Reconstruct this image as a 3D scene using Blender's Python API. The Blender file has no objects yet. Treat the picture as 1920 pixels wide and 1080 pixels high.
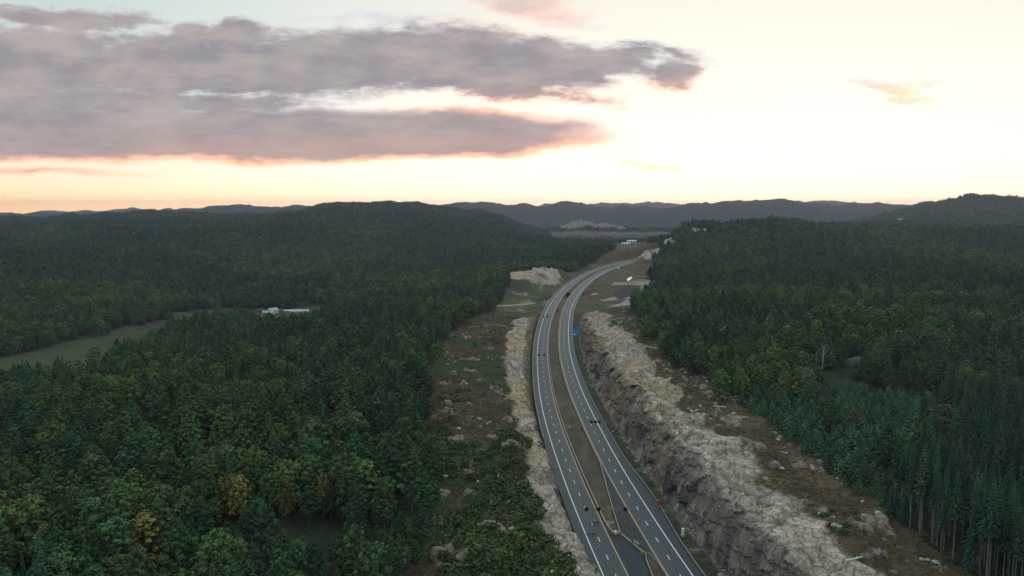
import bpy, math, random
import numpy as np
random.seed(7)
R = math.radians
SC = bpy.context.scene
COL = SC.collection

# ------------------------------------------------------------------ camera
FP, HC = 1371.0, 105.0                       # focal length in photo pixels, camera height over the road
PITCH = math.atan((540 - 395) / FP)
cam_data = bpy.data.cameras.new("camera")
cam = bpy.data.objects.new("camera", cam_data)
COL.objects.link(cam)
cam.location = (0, 0, HC)
cam.rotation_euler = (R(90) - PITCH, 0, 0)
cam_data.sensor_width = 36.0
cam_data.lens = 36.0 * FP / 1920
cam_data.clip_start = 1.0
cam_data.clip_end = 40000
SC.camera = cam

# ------------------------------------------------------------------ view
SC.view_settings.view_transform = 'Standard'
SC.view_settings.look = 'None'
SC.view_settings.gamma = 1
SC.view_settings.use_curve_mapping = False
SC.view_settings.exposure = 0.30
SC.cycles.max_bounces = 5
SC.cycles.diffuse_bounces = 3
SC.cycles.volume_bounces = 0
SC.cycles.transparent_max_bounces = 6
SC.cycles.use_denoising = True

SUN_AZ = math.atan((1420 - 960) / FP)        # clockwise from +Y
SUN_EL = R(1.6)


def sky_uv(px, py):
    """direction of a point of the sky as (x/y, z/y)."""
    v = (540 - py) / FP
    y = math.cos(PITCH) + v * math.sin(PITCH)
    return (px - 960) / FP / y, (-math.sin(PITCH) + v * math.cos(PITCH)) / y


# ------------------------------------------------------------------ world: sky with clouds
W = bpy.data.worlds.new("World")
SC.world = W
W.use_nodes = True
nt = W.node_tree
nt.nodes.clear()


class NB:
    """small helper for node graphs"""
    def __init__(s, tree): s.t = tree
    def n(s, kind, **kw):
        x = s.t.nodes.new(kind)
        for k, v in kw.items(): setattr(x, k, v)
        return x
    def put(s, sock, val):
        if hasattr(val, 'node'): s.t.links.new(val, sock)
        else: sock.default_value = val
    def m(s, op, a, b=None, c=None, clamp=False):
        x = s.n('ShaderNodeMath', operation=op); x.use_clamp = clamp
        s.put(x.inputs[0], a)
        if b is not None: s.put(x.inputs[1], b)
        if c is not None: s.put(x.inputs[2], c)
        return x.outputs[0]
    def step(s, val, lo, hi):
        x = s.n('ShaderNodeMapRange'); x.interpolation_type = 'SMOOTHSTEP'
        s.put(x.inputs['Value'], val); x.inputs['From Min'].default_value = lo; x.inputs['From Max'].default_value = hi
        return x.outputs['Result']
    def mix(s, f, a, b, blend='MIX'):
        x = s.n('ShaderNodeMix', data_type='RGBA', blend_type=blend)
        s.put(x.inputs[0], f); s.put(x.inputs[6], a if hasattr(a, 'node') else (*a[:3], 1)); s.put(x.inputs[7], b if hasattr(b, 'node') else (*b[:3], 1))
        return x.outputs[2]
    def noise(s, vec, scale, detail=4, rough=.5, dim='3D'):
        x = s.n('ShaderNodeTexNoise', noise_dimensions=dim)
        if vec is not None: s.put(x.inputs['Vector'], vec)
        x.inputs['Scale'].default_value = scale; x.inputs['Detail'].default_value = detail; x.inputs['Roughness'].default_value = rough
        return x.outputs['Fac']
    def comb(s, x, y, z=0.0):
        c = s.n('ShaderNodeCombineXYZ'); s.put(c.inputs[0], x); s.put(c.inputs[1], y); s.put(c.inputs[2], z)
        return c.outputs[0]


b = NB(nt)
SKY_STRENGTH = 0.15
AMB_TOP = (.66, .85, .82)
AMB_LOW = (.12, .17, .20)
tc = b.n('ShaderNodeTexCoord')
sep = b.n('ShaderNodeSeparateXYZ')
nt.links.new(tc.outputs['Generated'], sep.inputs[0])
yy = b.m('MAXIMUM', sep.outputs[1], 0.02)
U = b.m('DIVIDE', sep.outputs[0], yy)
V = b.m('DIVIDE', sep.outputs[2], yy)
sky = b.n('ShaderNodeTexSky', sky_type='NISHITA')
sky.sun_disc = False
sky.sun_elevation = SUN_EL
sky.sun_rotation = SUN_AZ
sky.air_density = 1.0
sky.dust_density = 1.6
sky.ozone_density = 2.0
# turbulence
p0 = b.comb(b.m('MULTIPLY', U, 1.0), b.m('MULTIPLY', V, 2.6))
n1 = b.noise(p0, 9.0, 6, .6)
n2 = b.noise(b.comb(b.m('ADD', U, 7.3), b.m('MULTIPLY', V, 2.2)), 5.0, 5, .55)
n3 = b.noise(b.comb(b.m('ADD', U, 3.1), b.m('MULTIPLY', V, 3.0)), 22.0, 5, .6)
Ud = b.m('ADD', U, b.m('MULTIPLY', b.m('SUBTRACT', n2, .5), .10))
Vd = b.m('ADD', V, b.m('MULTIPLY', b.m('SUBTRACT', n1, .5), .040))


def blob(px, py, rx, ru, rd, tilt=0.0, soft=False):
    cu, cv = sky_uv(px, py)
    u = b.m('SUBTRACT', U if soft else Ud, cu)
    v = b.m('SUBTRACT', V if soft else Vd, cv)
    if tilt: v = b.m('SUBTRACT', v, b.m('MULTIPLY', u, tilt))
    up = b.m('DIVIDE', b.m('MAXIMUM', v, 0.0), ru / FP)
    dn = b.m('DIVIDE', b.m('MAXIMUM', b.m('MULTIPLY', v, -1.0), 0.0), rd / FP)
    uu = b.m('DIVIDE', u, rx / FP)
    r = b.m('SQRT', b.m('ADD', b.m('MULTIPLY', uu, uu), b.m('ADD', b.m('MULTIPLY', up, up), b.m('MULTIPLY', dn, dn))))
    # distance inside, in units of the smaller radius
    return b.m('MULTIPLY', b.m('SUBTRACT', 1.0, r), min(1.0, (ru + rd) / 90.0))


def union(items):
    o = items[0]
    for i in items[1:]: o = b.m('SMOOTH_MAX', o, i, 0.08)
    return o


upper = union([blob(*a) for a in (
    (40, 130, 330, 105, 70), (330, 130, 330, 84, 60), (440, 72, 90, 42, 40), (350, 70, 60, 34, 40), (610, 125, 300, 80, 56), (820, 118, 260, 86, 56), (990, 135, 200, 78, 46, -.06), (720, 90, 90, 36, 40), (1010, 95, 80, 30, 40),
    (1120, 115, 160, 36, 26, -.12), (1070, 182, 95, 20, 14, -.08), (940, 160, 170, 30, 34, -.1), (1268, 130, 62, 26, 46), (1262, 100, 90, 20, 16, -.22), (1180, 100, 100, 26, 22), (520, 150, 300, 30, 44),
    (120, 36, 240, 34, 26, -.06), (470, 192, 170, 24, 24), (180, 195, 360, 40, 40), (430, 200, 200, 26, 26))])
lower = union([blob(*a) for a in (
    (-80, 250, 700, 80, 56), (430, 252, 560, 56, 56), (760, 255, 390, 56, 48), (945, 243, 205, 20, 32, .03), (60, 322, 210, 9, 9, -.02))])
small = union([blob(*a) for a in (
    (1655, 163, 80, 13, 13, -.2), (1720, 188, 80, 11, 12, -.10), (1725, 158, 50, 11, 11, .1), (1200, 311, 80, 7, 8, -.08), (985, 10, 120, 36, 28, -.12), (1050, 44, 60, 8, 6), (720, 35, 170, 12, 9))])
n4 = b.noise(b.comb(b.m('ADD', U, 1.7), b.m('MULTIPLY', V, 2.6)), 55.0, 4, .6)
fine = b.m('ADD', b.m('ADD', b.m('MULTIPLY', b.m('SUBTRACT', n4, .5), .16), b.m('MULTIPLY', b.m('SUBTRACT', n3, .5), .42)), b.m('MULTIPLY', b.m('SUBTRACT', n1, .5), .22))
Fu = b.m('ADD', upper, b.m('MULTIPLY', fine, 1.7))
Fl = b.m('ADD', lower, b.m('MULTIPLY', fine, .32))
Fs = b.m('ADD', b.m('MULTIPLY', small, .9), b.m('MULTIPLY', fine, 1.3))
au = b.step(Fu, -.08, .34)
al = b.step(Fl, -.08, .17)
asm = b.m('MULTIPLY', b.step(Fs, -.06, .22), .85)
alpha = b.m('MAXIMUM', b.m('MAXIMUM', au, al), asm)
dens = b.m('MAXIMUM', b.m('MAXIMUM', b.step(Fu, 0.0, .42), b.step(Fl, .02, .34)), b.m('MULTIPLY', b.step(Fs, .1, .5), .5))


def glow(px, py, rx, ry):
    cu, cv = sky_uv(px, py)
    u = b.m('DIVIDE', b.m('SUBTRACT', U, cu), rx / FP); v = b.m('DIVIDE', b.m('SUBTRACT', V, cv), ry / FP)
    return b.m('EXPONENT', b.m('MULTIPLY', b.m('ADD', b.m('MULTIPLY', u, u), b.m('MULTIPLY', v, v)), -1.0))


warm = b.m('ADD', b.m('ADD', glow(900, 300, 560, 45), glow(1000, 195, 220, 32)), b.m('ADD', b.m('ADD', glow(1290, 170, 90, 30), glow(1200, 312, 120, 20)), b.m('ADD', b.m('MULTIPLY', glow(1000, 20, 160, 40), .45), glow(1700, 180, 130, 30))), clamp=True)
warm2 = b.m('ADD', glow(600, 316, 900, 58), b.m('MULTIPLY', warm, .8), clamp=True)
# cloud colours are radiances seen in the picture divided by the background strength
K = 1.0 / SKY_STRENGTH
def k(c): return tuple(x * K for x in c)
mott = b.step(b.noise(b.comb(U, b.m('MULTIPLY', V, 3.0)), 9.0, 6, .6), .32, .68)
body = b.mix(mott, k((.255, .25, .27)), k((.41, .36, .345)))
body = b.mix(b.m('MULTIPLY', warm2, .55), body, k((.56, .34, .29)))
edge = b.mix(warm2, k((.60, .62, .64)), k((1.6, .72, .42)))
ccol = b.mix(dens, edge, body)
# the long twilight glow over the ridge, on top of the sky model
X_, Y_, Z_ = sep.outputs
zc = b.m('MAXIMUM', Z_, 0.0)
front = b.step(Y_, -.25, .95)
hz = b.m('EXPONENT', b.m('MULTIPLY', zc, -26.0))
mid = b.m('EXPONENT', b.m('MULTIPLY', zc, -2.6))
side = b.step(U, -.75, .12)
low = b.mix(side, k((2.2, 1.25, .42)), k((2.0, 1.45, .95)))
high = b.mix(side, k((.70, .84, .80)), k((1.3, 1.2, 1.02)))
gl = b.mix(hz, high, low)
gl = b.mix(b.m('MULTIPLY', front, mid), b.mix(b.step(zc, .05, .85), k(AMB_LOW), k(AMB_TOP)), gl)
clear = b.mix(1.0, gl, b.mix(1.0, sky.outputs[0], (.10, .10, .10), 'MULTIPLY'), 'ADD')
final = b.mix(alpha, clear, ccol)
bg = b.n('ShaderNodeBackground')
bg.inputs['Strength'].default_value = SKY_STRENGTH
nt.links.new(final, bg.inputs['Color'])
wo = b.n('ShaderNodeOutputWorld')
nt.links.new(bg.outputs[0], wo.inputs['Surface'])
W.cycles.sampling_method = 'MANUAL'
W.cycles.sample_map_resolution = 512

# ------------------------------------------------------------------ sun, just at the far ridge
sl = bpy.data.lights.new("sun", 'SUN')
sl.energy = 0.8
sl.angle = R(1.5)
sl.color = (1.0, .55, .30)
sun = bpy.data.objects.new("sun", sl)
COL.objects.link(sun)
sd = (math.sin(SUN_AZ) * math.cos(SUN_EL), math.cos(SUN_AZ) * math.cos(SUN_EL), math.sin(SUN_EL))
from mathutils import Vector, Matrix
sun.rotation_euler = Vector(sd).to_track_quat('Z', 'Y').to_euler()
sun.location = (300, 0, 600)

#@@GEN
# ------------------------------------------------------------------ numbers: noise and interpolation
def _h(ix, iy, seed):
    h = (ix.astype(np.int64) * 374761393 + iy.astype(np.int64) * 668265263 + seed * 1442695041) & 0xFFFFFFFF
    h = ((h ^ (h >> 13)) * 1274126177) & 0xFFFFFFFF
    h = (h ^ (h >> 16)) & 0xFFFFFFFF
    return h / 4294967295.0


def vnoise(x, y, seed=0):
    x = np.asarray(x, float); y = np.asarray(y, float)
    ix = np.floor(x); iy = np.floor(y); fx = x - ix; fy = y - iy
    fx = fx * fx * (3 - 2 * fx); fy = fy * fy * (3 - 2 * fy)
    a = _h(ix, iy, seed); bb = _h(ix + 1, iy, seed); c = _h(ix, iy + 1, seed); d = _h(ix + 1, iy + 1, seed)
    return (a * (1 - fx) + bb * fx) * (1 - fy) + (c * (1 - fx) + d * fx) * fy


def fbm(x, y, seed=0, octv=4, gain=.5):
    s = 0; a = 1; t = 0
    for i in range(octv):
        s = s + a * vnoise(np.asarray(x) * 2 ** i + i * 17.3, np.asarray(y) * 2 ** i - i * 9.1, seed + i); t += a; a *= gain
    return s / t - .5          # about -0.5 .. 0.5


def cells(x, y, seed=0):
    """distance to the nearest and second nearest feature point, and the id of the nearest."""
    x = np.asarray(x, float); y = np.asarray(y, float)
    ix = np.floor(x); iy = np.floor(y)
    d1 = np.full(x.shape, 9.); d2 = np.full(x.shape, 9.); idn = np.zeros(x.shape)
    for a in (-1, 0, 1):
        for c in (-1, 0, 1):
            cx = ix + a; cy = iy + c
            px = cx + _h(cx, cy, seed); py = cy + _h(cx, cy, seed + 1)
            d = np.hypot(px - x, py - y)
            m = d < d1
            d2 = np.where(m, d1, np.minimum(d2, d)); idn = np.where(m, _h(cx, cy, seed + 2), idn); d1 = np.where(m, d, d1)
    return d1, d2, idn


def sm(x, a, c):
    t = np.clip((np.asarray(x, float) - a) / (c - a), 0, 1)
    return t * t * (3 - 2 * t)


def zroad(Y): return np.interp(Y, [0, 220, 460, 700, 1500], [0, 0, 4.2, 8.6, 13])


YT = np.array([0, 60, 120, 160, 200, 225, 250, 275, 300, 330, 360, 400, 450, 500, 550, 600, 650, 700, 750, 800, 850, 900, 1000, 1100, 1200, 1300, 1400, 1500, 1600, 1700])
XLT = np.array([56, 47, 38.3, 34, 30.2, 27.9, 25.6, 23.8, 22.2, 20.6, 19.5, 18.9, 19.6, 21, 23.5, 27, 31.6, 37.1, 43.4, 50.6, 58.8, 68, 89.5, 116, 149, 190, 240, 300, 368, 442])
XRT = np.array([76, 67, 57.5, 53, 48.8, 46.5, 44, 42, 40.2, 38.7, 37.5, 36.1, 36.1, 37, 39.5, 43.3, 47.6, 52.7, 59.3, 66.6, 75, 84.4, 106, 132.5, 165, 204, 252, 312, 380, 454])
YD = np.arange(0, 1700.1, 2.0)


def smooth(a, n):
    k_ = np.hanning(n + 2)[1:-1]; k_ /= k_.sum()
    p_ = n // 2
    q = np.concatenate([a[0] + (a[0] - a[1]) * np.arange(p_, 0, -1), a, a[-1] + (a[-1] - a[-2]) * np.arange(1, p_ + 1)])
    return np.convolve(q, k_, 'valid')[:len(a)]


XLD = smooth(np.interp(YD, YT, XLT), 45); XRD = smooth(np.interp(YD, YT, XRT), 45)


class Path:
    """a line in plan: position and sideways direction at a depth Y."""
    def __init__(s, xs):
        s.x = xs; g = np.gradient(xs, YD); L = np.hypot(g, 1)
        s.nx, s.ny = 1 / L, -g / L
        s.s = np.concatenate([[0], np.cumsum(np.hypot(np.diff(xs), np.diff(YD)))])
    def at(s, Y, off=0.0):
        Y = np.asarray(Y, float)
        nx = np.interp(Y, YD, s.nx); ny = np.interp(Y, YD, s.ny)
        return np.interp(Y, YD, s.x) + nx * off, Y + ny * off
    def Y_of_s(s, d): return np.interp(d, s.s, YD)


PL, PR = Path(XLD), Path(XRD)


def xl(Y): return np.interp(Y, YD, XLD)
def xr(Y): return np.interp(Y, YD, XRD)


# ------------------------------------------------------------------ the lie of the land
CP = np.array([
    # near left plateau
    (-300, 40, 26), (-150, 40, 24), (-60, 60, 21), (-10, 60, 18), (-250, 130, 25), (-150, 150, 22), (-60, 150, 19), (-12, 170, 15), (0, 220, 15), (-100, 250, 21), (-30, 260, 17), (2, 290, 14.5),
    (-190, 250, 22), (-30, 330, 18), (-45, 390, 18), (0, 380, 14), (-100, 380, 19), (-190, 360, 18), (2, 450, 15), (-40, 480, 19), (-5, 540, 17), (0, 600, 14), (-40, 600, 16), (-110, 480, 18),
    (-220, 300, 18), (-200, 380, 17), (-165, 485, 15), (-120, 610, 16), (-90, 780, 18), (-60, 700, 12), (-150, 760, -3), (-70, 900, 20), (-180, 700, -5), (-268, 385, -7), (-245, 470, -8), (-205, 590, -8),
    (-330, 330, 2), (-290, 430, -9), (-260, 520, -10), (-210, 650, -9),
    # valley floor
    (-374, 534, -12), (-420, 480, -12), (-357, 671, -11), (-353, 769, -10), (-344, 891, -10), (-297, 927, -10), (-250, 930, -8), (-230, 1050, -6), (-150, 1250, -4), (-200, 900, -4), (-60, 1400, -2), (20, 1700, -2), (60, 2000, 4), (0, 1900, 2),
    # left spur and the big hillside
    (-800, 900, 40), (-630, 900, 24), (-560, 880, 12), (-490, 850, 2), (-430, 800, -6), (-600, 700, 4), (-500, 620, -6), (-900, 700, 30), (-700, 1150, 6), (-480, 1080, -4), (-350, 1100, -4),
    (-900, 1400, 22), (-600, 1400, 14), (-300, 1450, 8), (-900, 1900, 38), (-600, 1900, 40), (-300, 1800, 34), (-130, 1750, 14), (-1500, 1800, 50), (-1500, 1100, 44),
    # land left of the road, behind the cutting
    (0, 700, 5), (20, 760, 3), (-10, 800, 3), (15, 860, 5), (30, 930, 24), (5, 935, 20), (50, 985, 26), (70, 1040, 20), (10, 1000, 22), (-40, 1000, 16), (-40, 860, 16), (60, 1200, 13), (110, 1240, 16), (120, 1400, 20), (60, 1400, 14), (165, 1480, 20), (170, 1600, 12), (215, 1500, 13), (260, 1650, 9), (300, 1750, 8), (100, 1600, 10),
    # right plateau
    (100, 40, 24), (170, 60, 22), (90, 150, 22), (110, 200, 21), (120, 160, 17), (200, 150, 12), (300, 150, 14), (200, 300, 22), (95, 270, 23), (80, 330, 24), (300, 300, 18), (100, 450, 25), (75, 500, 24), (85, 600, 22), (110, 620, 23), (200, 560, 26), (400, 560, 26), (350, 420, 22),
    (420, 300, 22), (650, 600, 30), (650, 900, 30), (300, 800, 28), (230, 900, 22), (200, 780, 20), (450, 900, 30), (110, 700, 12), (130, 760, 9), (150, 850, 9), (170, 950, 9), (120, 900, 10), (140, 1050, 10), (180, 1100, 10), (195, 1190, 11), (230, 1050, 14), (245, 1330, 36), (238, 1280, 30), (250, 1375, 37), (215, 1240, 14),
    (900, 1150, 10), (500, 1150, 4), (300, 1130, 6), (700, 1080, 8), (250, 1250, 18),
    # hill on the right
    (262, 1370, 30), (285, 1420, 46), (350, 1480, 72), (398, 1520, 84), (509, 1560, 84), (673, 1600, 76), (925, 1700, 64), (1190, 1700, 66), (1500, 1700, 72), (320, 1330, 30), (420, 1330, 40), (600, 1330, 26), (900, 1400, 28), (1300, 1300, 40),
    (330, 1850, 12), (420, 1900, 24), (700, 2000, 40), (1100, 2100, 50), (330, 1650, 24),
    # plain with the quarry
    (330, 2067, 8), (200, 2000, 6), (200, 2500, 8), (400, 2500, 8), (500, 2900, 10), (300, 3000, 10), (700, 2600, 20), (200, 3300, 14), (700, 3400, 30), (-100, 2300, 20),
    (-800, 2600, 40), (1800, 2400, 60), (-2500, 2500, 60), (2500, 3300, 60), (-2500, 3600, 60), (0, 3600, 20), (1200, 3500, 40),
], float)


def _fit(P):
    S = np.array([1., 1., 1.])
    d = np.hypot(P[:, None, 0] - P[None, :, 0], P[:, None, 1] - P[None, :, 1])
    n = len(P)
    A = np.zeros((n + 3, n + 3)); A[:n, :n] = d - np.eye(n) * 3.0
    A[:n, n] = 1; A[:n, n + 1:] = P[:, :2] / 1000; A[n, :n] = 1; A[n + 1:, :n] = P[:, :2].T / 1000
    return np.linalg.solve(A, np.concatenate([P[:, 2], np.zeros(3)]))


_w = _fit(CP)


def base_h(x, y):
    x = np.asarray(x, float); sh = x.shape
    X = x.ravel(); Y = np.asarray(y, float).ravel(); o = np.empty(len(X))
    for i in range(0, len(X), 40000):
        a, c = X[i:i + 40000], Y[i:i + 40000]
        d = np.hypot(a[:, None] - CP[None, :, 0], c[:, None] - CP[None, :, 1])
        o[i:i + 40000] = d @ _w[:len(CP)] + _w[len(CP)] + _w[len(CP) + 1] * a / 1000 + _w[len(CP) + 2] * c / 1000
    return o.reshape(sh)


SPURS = [
    (980, 150, 110, [(-900, 470), (-200, 490), (0, 505), (100, 518), (170, 540), (230, 575), (300, 610), (3000, 700)]),
    (1330, 140, 120, [(-900, 440), (0, 462), (120, 470), (260, 492), (400, 505), (500, 525), (640, 505), (760, 500), (860, 500), (3000, 540)]),
    (1720, 170, 150, [(-900, 430), (0, 445), (200, 440), (330, 455), (450, 475), (560, 470), (680, 462), (800, 470), (900, 480), (3000, 500)]),
    (2180, 190, 180, [(-900, 415), (0, 422), (160, 424), (330, 416), (450, 430), (560, 436), (680, 425), (800, 432), (900, 452), (3000, 480)]),
]
# far ridges: distance, width towards us, width behind, skyline as (photo x, photo y)
RIDGES = [
    (3150, 1300, 450, [(-900, 418), (-400, 412), (0, 408), (80, 405), (147, 402), (250, 397), (333, 399), (433, 401), (520, 398), (567, 392), (600, 386), (633, 382), (700, 380), (800, 383), (850, 388), (900, 394), (940, 404), (980, 425), (1015, 446), (1060, 470), (3000, 480)]),
    (3500, 600, 500, [(-900, 470), (1240, 460), (1500, 432), (1650, 402), (1695, 390), (1725, 380), (1760, 374), (1800, 369), (1845, 367), (1875, 370), (1897, 368), (1920, 371), (2000, 366), (2200, 372), (3000, 372)]),
    (3900, 420, 500, [(-900, 470), (850, 460), (960, 432), (1010, 432), (1055, 420), (1085, 409), (1110, 416), (1135, 418), (1150, 421), (1180, 434), (1240, 434), (1400, 432), (3000, 430)]),
    (5200, 900, 900, [(-900, 400), (0, 404), (250, 398), (337, 393), (377, 391), (450, 387), (520, 388), (567, 389), (620, 392), (700, 390), (860, 386), (900, 383), (921, 381), (953, 384), (981, 385), (1010, 389), (1038, 386), (1062, 381), (1081, 384), (1113, 387), (1140, 390), (1162, 386), (1187, 388), (1219, 391),
                      (1250, 390), (1294, 383), (1340, 381), (1380, 379), (1420, 378), (1459, 375), (1480, 377), (1500, 381), (1560, 386), (1594, 384), (1650, 384), (1695, 386), (1800, 384), (2200, 380), (3000, 384)]),
    (9000, 1500, 1500, [(-900, 402), (-100, 404), (0, 402), (33, 404), (100, 398), (167, 396), (243, 393), (330, 396), (420, 398), (700, 396), (1000, 392), (1021, 382), (1038, 384), (1113, 385), (1128, 379), (1155, 380), (1168, 379), (1187, 381), (1209, 379), (1249, 379), (1273, 382), (1330, 386), (1450, 386), (1492, 379), (1549, 377), (1579, 379),
                        (1610, 381), (1660, 387), (1800, 388), (2200, 384), (3000, 388)]),
]


def land(x, y):
    """height of the ground without the road works"""
    x = np.asarray(x, float); y = np.asarray(y, float)
    ys = np.maximum(y, 30)
    h = base_h(x, ys)
    far = sm(y, 2300, 3300)
    h = h * (1 - far) + 12 * far
    u = x / ys
    for Yr, wf, wb, prof in SPURS:
        p = np.array(prof, float)
        crest = HC + Yr * np.interp(960 + u * FP, p[:, 0], 395 - p[:, 1]) / FP - 14
        c_ = Yr + 90 * np.sin(u * 9 + Yr)
        t = (y - c_) / np.where(y < c_, wf, wb)
        h = h + np.clip(crest - h, -14, 60) * np.exp(-t * t) * (1 - sm(u, -.06, .0))
    for Yr, wf, wb, prof in RIDGES:
        p = np.array(prof, float)
        crest = HC + Yr * np.interp(960 + u * FP, p[:, 0], 395 - p[:, 1]) / FP - (15 if Yr < 4000 else 4)
        if Yr > 3000: crest = crest + (fbm(u * 45, u * 0 + Yr, 44, 4) * .0075 + np.abs(fbm(u * 16, u * 0 + Yr, 45, 2)) * .004) * Yr
        wob = fbm(x / (Yr * .10), y / (Yr * .10), 40 + int(Yr), 3) * .5
        t = (y - Yr) / np.where(y < Yr, wf, wb)
        prf = np.exp(-(t * (1 + wob * sm(np.abs(t), .1, .8))) ** 2)
        r = 5 + (crest - 5) * prf
        kk = 14.0
        far2 = sm(y, 1500, 2000)
        h = h * (1 - far2) + far2 * kk * np.log(np.exp(np.clip(h / kk, -20, 40)) + np.exp(np.clip(r / kk, -20, 40)) - (1 if Yr > 0 else 0))
    return h


def ground(x, y):
    """finished surface outside the rock cutting"""
    x = np.asarray(x, float); y = np.asarray(y, float)
    h = land(x, y)
    amp = sm(y, 20, 120) * (1 + 1.2 * sm(y, 900, 2500))
    h = h + amp * (fbm(x / 45, y / 45, 5, 4) * 7 + fbm(x / 13, y / 13, 9, 3) * 2.2)
    h = h + fbm(x / 380, y / 380, 15, 4) * 85 * sm(y, 1250, 1700) * (1 - .9 * sm(y, 2150, 2600)) * (1 - sm(x / np.maximum(y, 1), -.10, .0) * (1 - sm(x / np.maximum(y, 1), .20, .30)))
    uu_ = x / np.maximum(y, 1)
    h = h + fbm(x / 150, y / 190, 19, 3) * 46 * sm(y, 850, 1250) * (1 - sm(y, 2300, 2650)) * (1 - sm(uu_, -.09, -.01) * (1 - sm(uu_, .22, .30)))
    calm = np.exp(-((x + 330) / 60) ** 2) * (1 - sm(y, 1000, 1100)) + np.exp(-((x + 290) / 70) ** 2 - ((y - 850) / 130) ** 2)
    h = h * (1 - np.clip(calm, 0, 1)) + np.minimum(h, -9 + .3 * (h + 9)) * np.clip(calm, 0, 1)
    # road bed and its slopes beyond the cutting
    near = sm(y, 640, 700) * (1 - sm(y, 1560, 1640))
    g = np.interp(y, YD, np.gradient(XLD, YD)); cs = 1 / np.hypot(1, g)
    dl = (xl(y) - x) * cs; dr = (x - xr(y)) * cs
    d = np.maximum(np.maximum(dl, dr), 0)
    dd = sm(d, 11, 30)
    h = h * (1 - near) + near * ((zroad(y) - .5) * (1 - dd) + h * dd)
    # road passing under the bridge
    ux, uy = 45.0, 822.0
    tx, ty = .80, .60
    along = (x - ux) * tx + (y - uy) * ty; acr = np.abs(-(x - ux) * ty + (y - uy) * tx)
    w = (1 - sm(acr, 5, 17)) * (1 - sm(np.abs(along - 5), 45, 75))
    h = h * (1 - w) + w * 2.6
    return h


# left and right rims of the cutting: how much of the natural height the wall has at Y
def rimL(Y): return sm(Y, 660, 590)if False else 1 - sm(Y, 585, 650)
def rimR(Y): return 1 - sm(Y, 600, 668)
Y0C, Y1C = 30.0, 700.0


# ------------------------------------------------------------------ meshes and materials
def link(o, parent=None):
    COL.objects.link(o)
    if parent is not None: o.parent = parent
    return o


def mesh(name, V_, F_, mats=(), col=None, midx=None, smooth_=False):
    me = bpy.data.meshes.new(name)
    V_ = np.asarray(V_, np.float32).reshape(-1, 3)
    if isinstance(F_, np.ndarray):
        k_ = F_.shape[1]; nf = len(F_)
        me.vertices.add(len(V_)); me.vertices.foreach_set('co', V_.ravel())
        me.loops.add(nf * k_); me.loops.foreach_set('vertex_index', F_.astype(np.int32).ravel())
        me.polygons.add(nf); me.polygons.foreach_set('loop_start', np.arange(nf, dtype=np.int32) * k_)
        me.update(calc_edges=True)
    else:
        me.from_pydata([tuple(map(float, v)) for v in V_], [], [tuple(int(i) for i in f) for f in F_]); me.update()
    for m_ in mats: me.materials.append(m_)
    if midx is not None: me.polygons.foreach_set('material_index', np.asarray(midx, np.int32))
    if smooth_: me.polygons.foreach_set('use_smooth', np.ones(len(me.polygons), bool))
    if col is not None:
        a = me.color_attributes.new('Col', 'FLOAT_COLOR', 'POINT')
        c = np.ones((len(V_), 4), np.float32); c[:, :col.shape[1]] = col
        a.data.foreach_set('color', c.ravel())
    me.update()
    return me


def add(name, me, parent=None, **props):
    o = bpy.data.objects.new(name, me)
    link(o, parent)
    for k_, v in props.items(): o[k_] = v
    return o


def empty(name, loc, rz=0.0, **props):
    o = bpy.data.objects.new(name, None); o.empty_display_size = .5
    link(o); o.location = [float(c) for c in loc]; o.rotation_euler = (0, 0, rz)
    for k_, v in props.items(): o[k_] = v
    return o


def gridfaces(nr, nc):
    i = np.arange(nr - 1)[:, None] * nc + np.arange(nc - 1)[None, :]
    return np.stack([i, i + 1, i + 1 + nc, i + nc], -1).reshape(-1, 4)


class MB:
    """collects boxes, tubes and prisms into one mesh"""
    def __init__(s): s.v = []; s.f = []; s.m = []
    def raw(s, V_, F_, mi=0):
        o = len(s.v); s.v += [tuple(map(float, v)) for v in V_]; s.f += [tuple(i + o for i in f) for f in F_]; s.m += [mi] * len(F_); return s
    def box(s, c, d, rz=0.0, mi=0, taper=1.0):
        x, y, z = (q / 2 for q in d); ca, sa = math.cos(rz), math.sin(rz); V_ = []
        for zz, t in ((-z, 1.0), (z, taper)):
            for xx, yy_ in ((-x, -y), (x, -y), (x, y), (-x, y)):
                xx *= t; yy_ *= t
                V_.append((c[0] + xx * ca - yy_ * sa, c[1] + xx * sa + yy_ * ca, c[2] + zz))
        return s.raw(V_, [(3, 2, 1, 0), (4, 5, 6, 7), (0, 1, 5, 4), (1, 2, 6, 5), (2, 3, 7, 6), (3, 0, 4, 7)], mi)
    def tube(s, a, c, r0, r1=None, n=8, mi=0):
        r1 = r0 if r1 is None else r1
        a = Vector(a); c = Vector(c); d = (c - a).normalized()
        e = d.orthogonal().normalized(); g = d.cross(e); V_ = []
        for p_, r_ in ((a, r0), (c, r1)):
            for i in range(n):
                t = 2 * math.pi * i / n; V_.append(p_ + (e * math.cos(t) + g * math.sin(t)) * r_)
        F_ = [(i, (i + 1) % n, n + (i + 1) % n, n + i) for i in range(n)] + [tuple(range(n - 1, -1, -1)), tuple(range(n, 2 * n))]
        return s.raw(V_, F_, mi)
    def prism(s, prof, y0, y1, mi=0):
        """profile in (x,z) pushed along y"""
        n = len(prof); V_ = [(x, y0, z) for x, z in prof] + [(x, y1, z) for x, z in prof]
        return s.raw(V_, [tuple(range(n)), tuple(range(2 * n - 1, n - 1, -1))] + [((i + 1) % n, i, n + i, n + (i + 1) % n) for i in range(n)], mi)
    def mesh(s, name, mats, smooth_=False):
        return mesh(name, s.v, s.f, mats, midx=s.m, smooth_=smooth_)


MATS = {}


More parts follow.
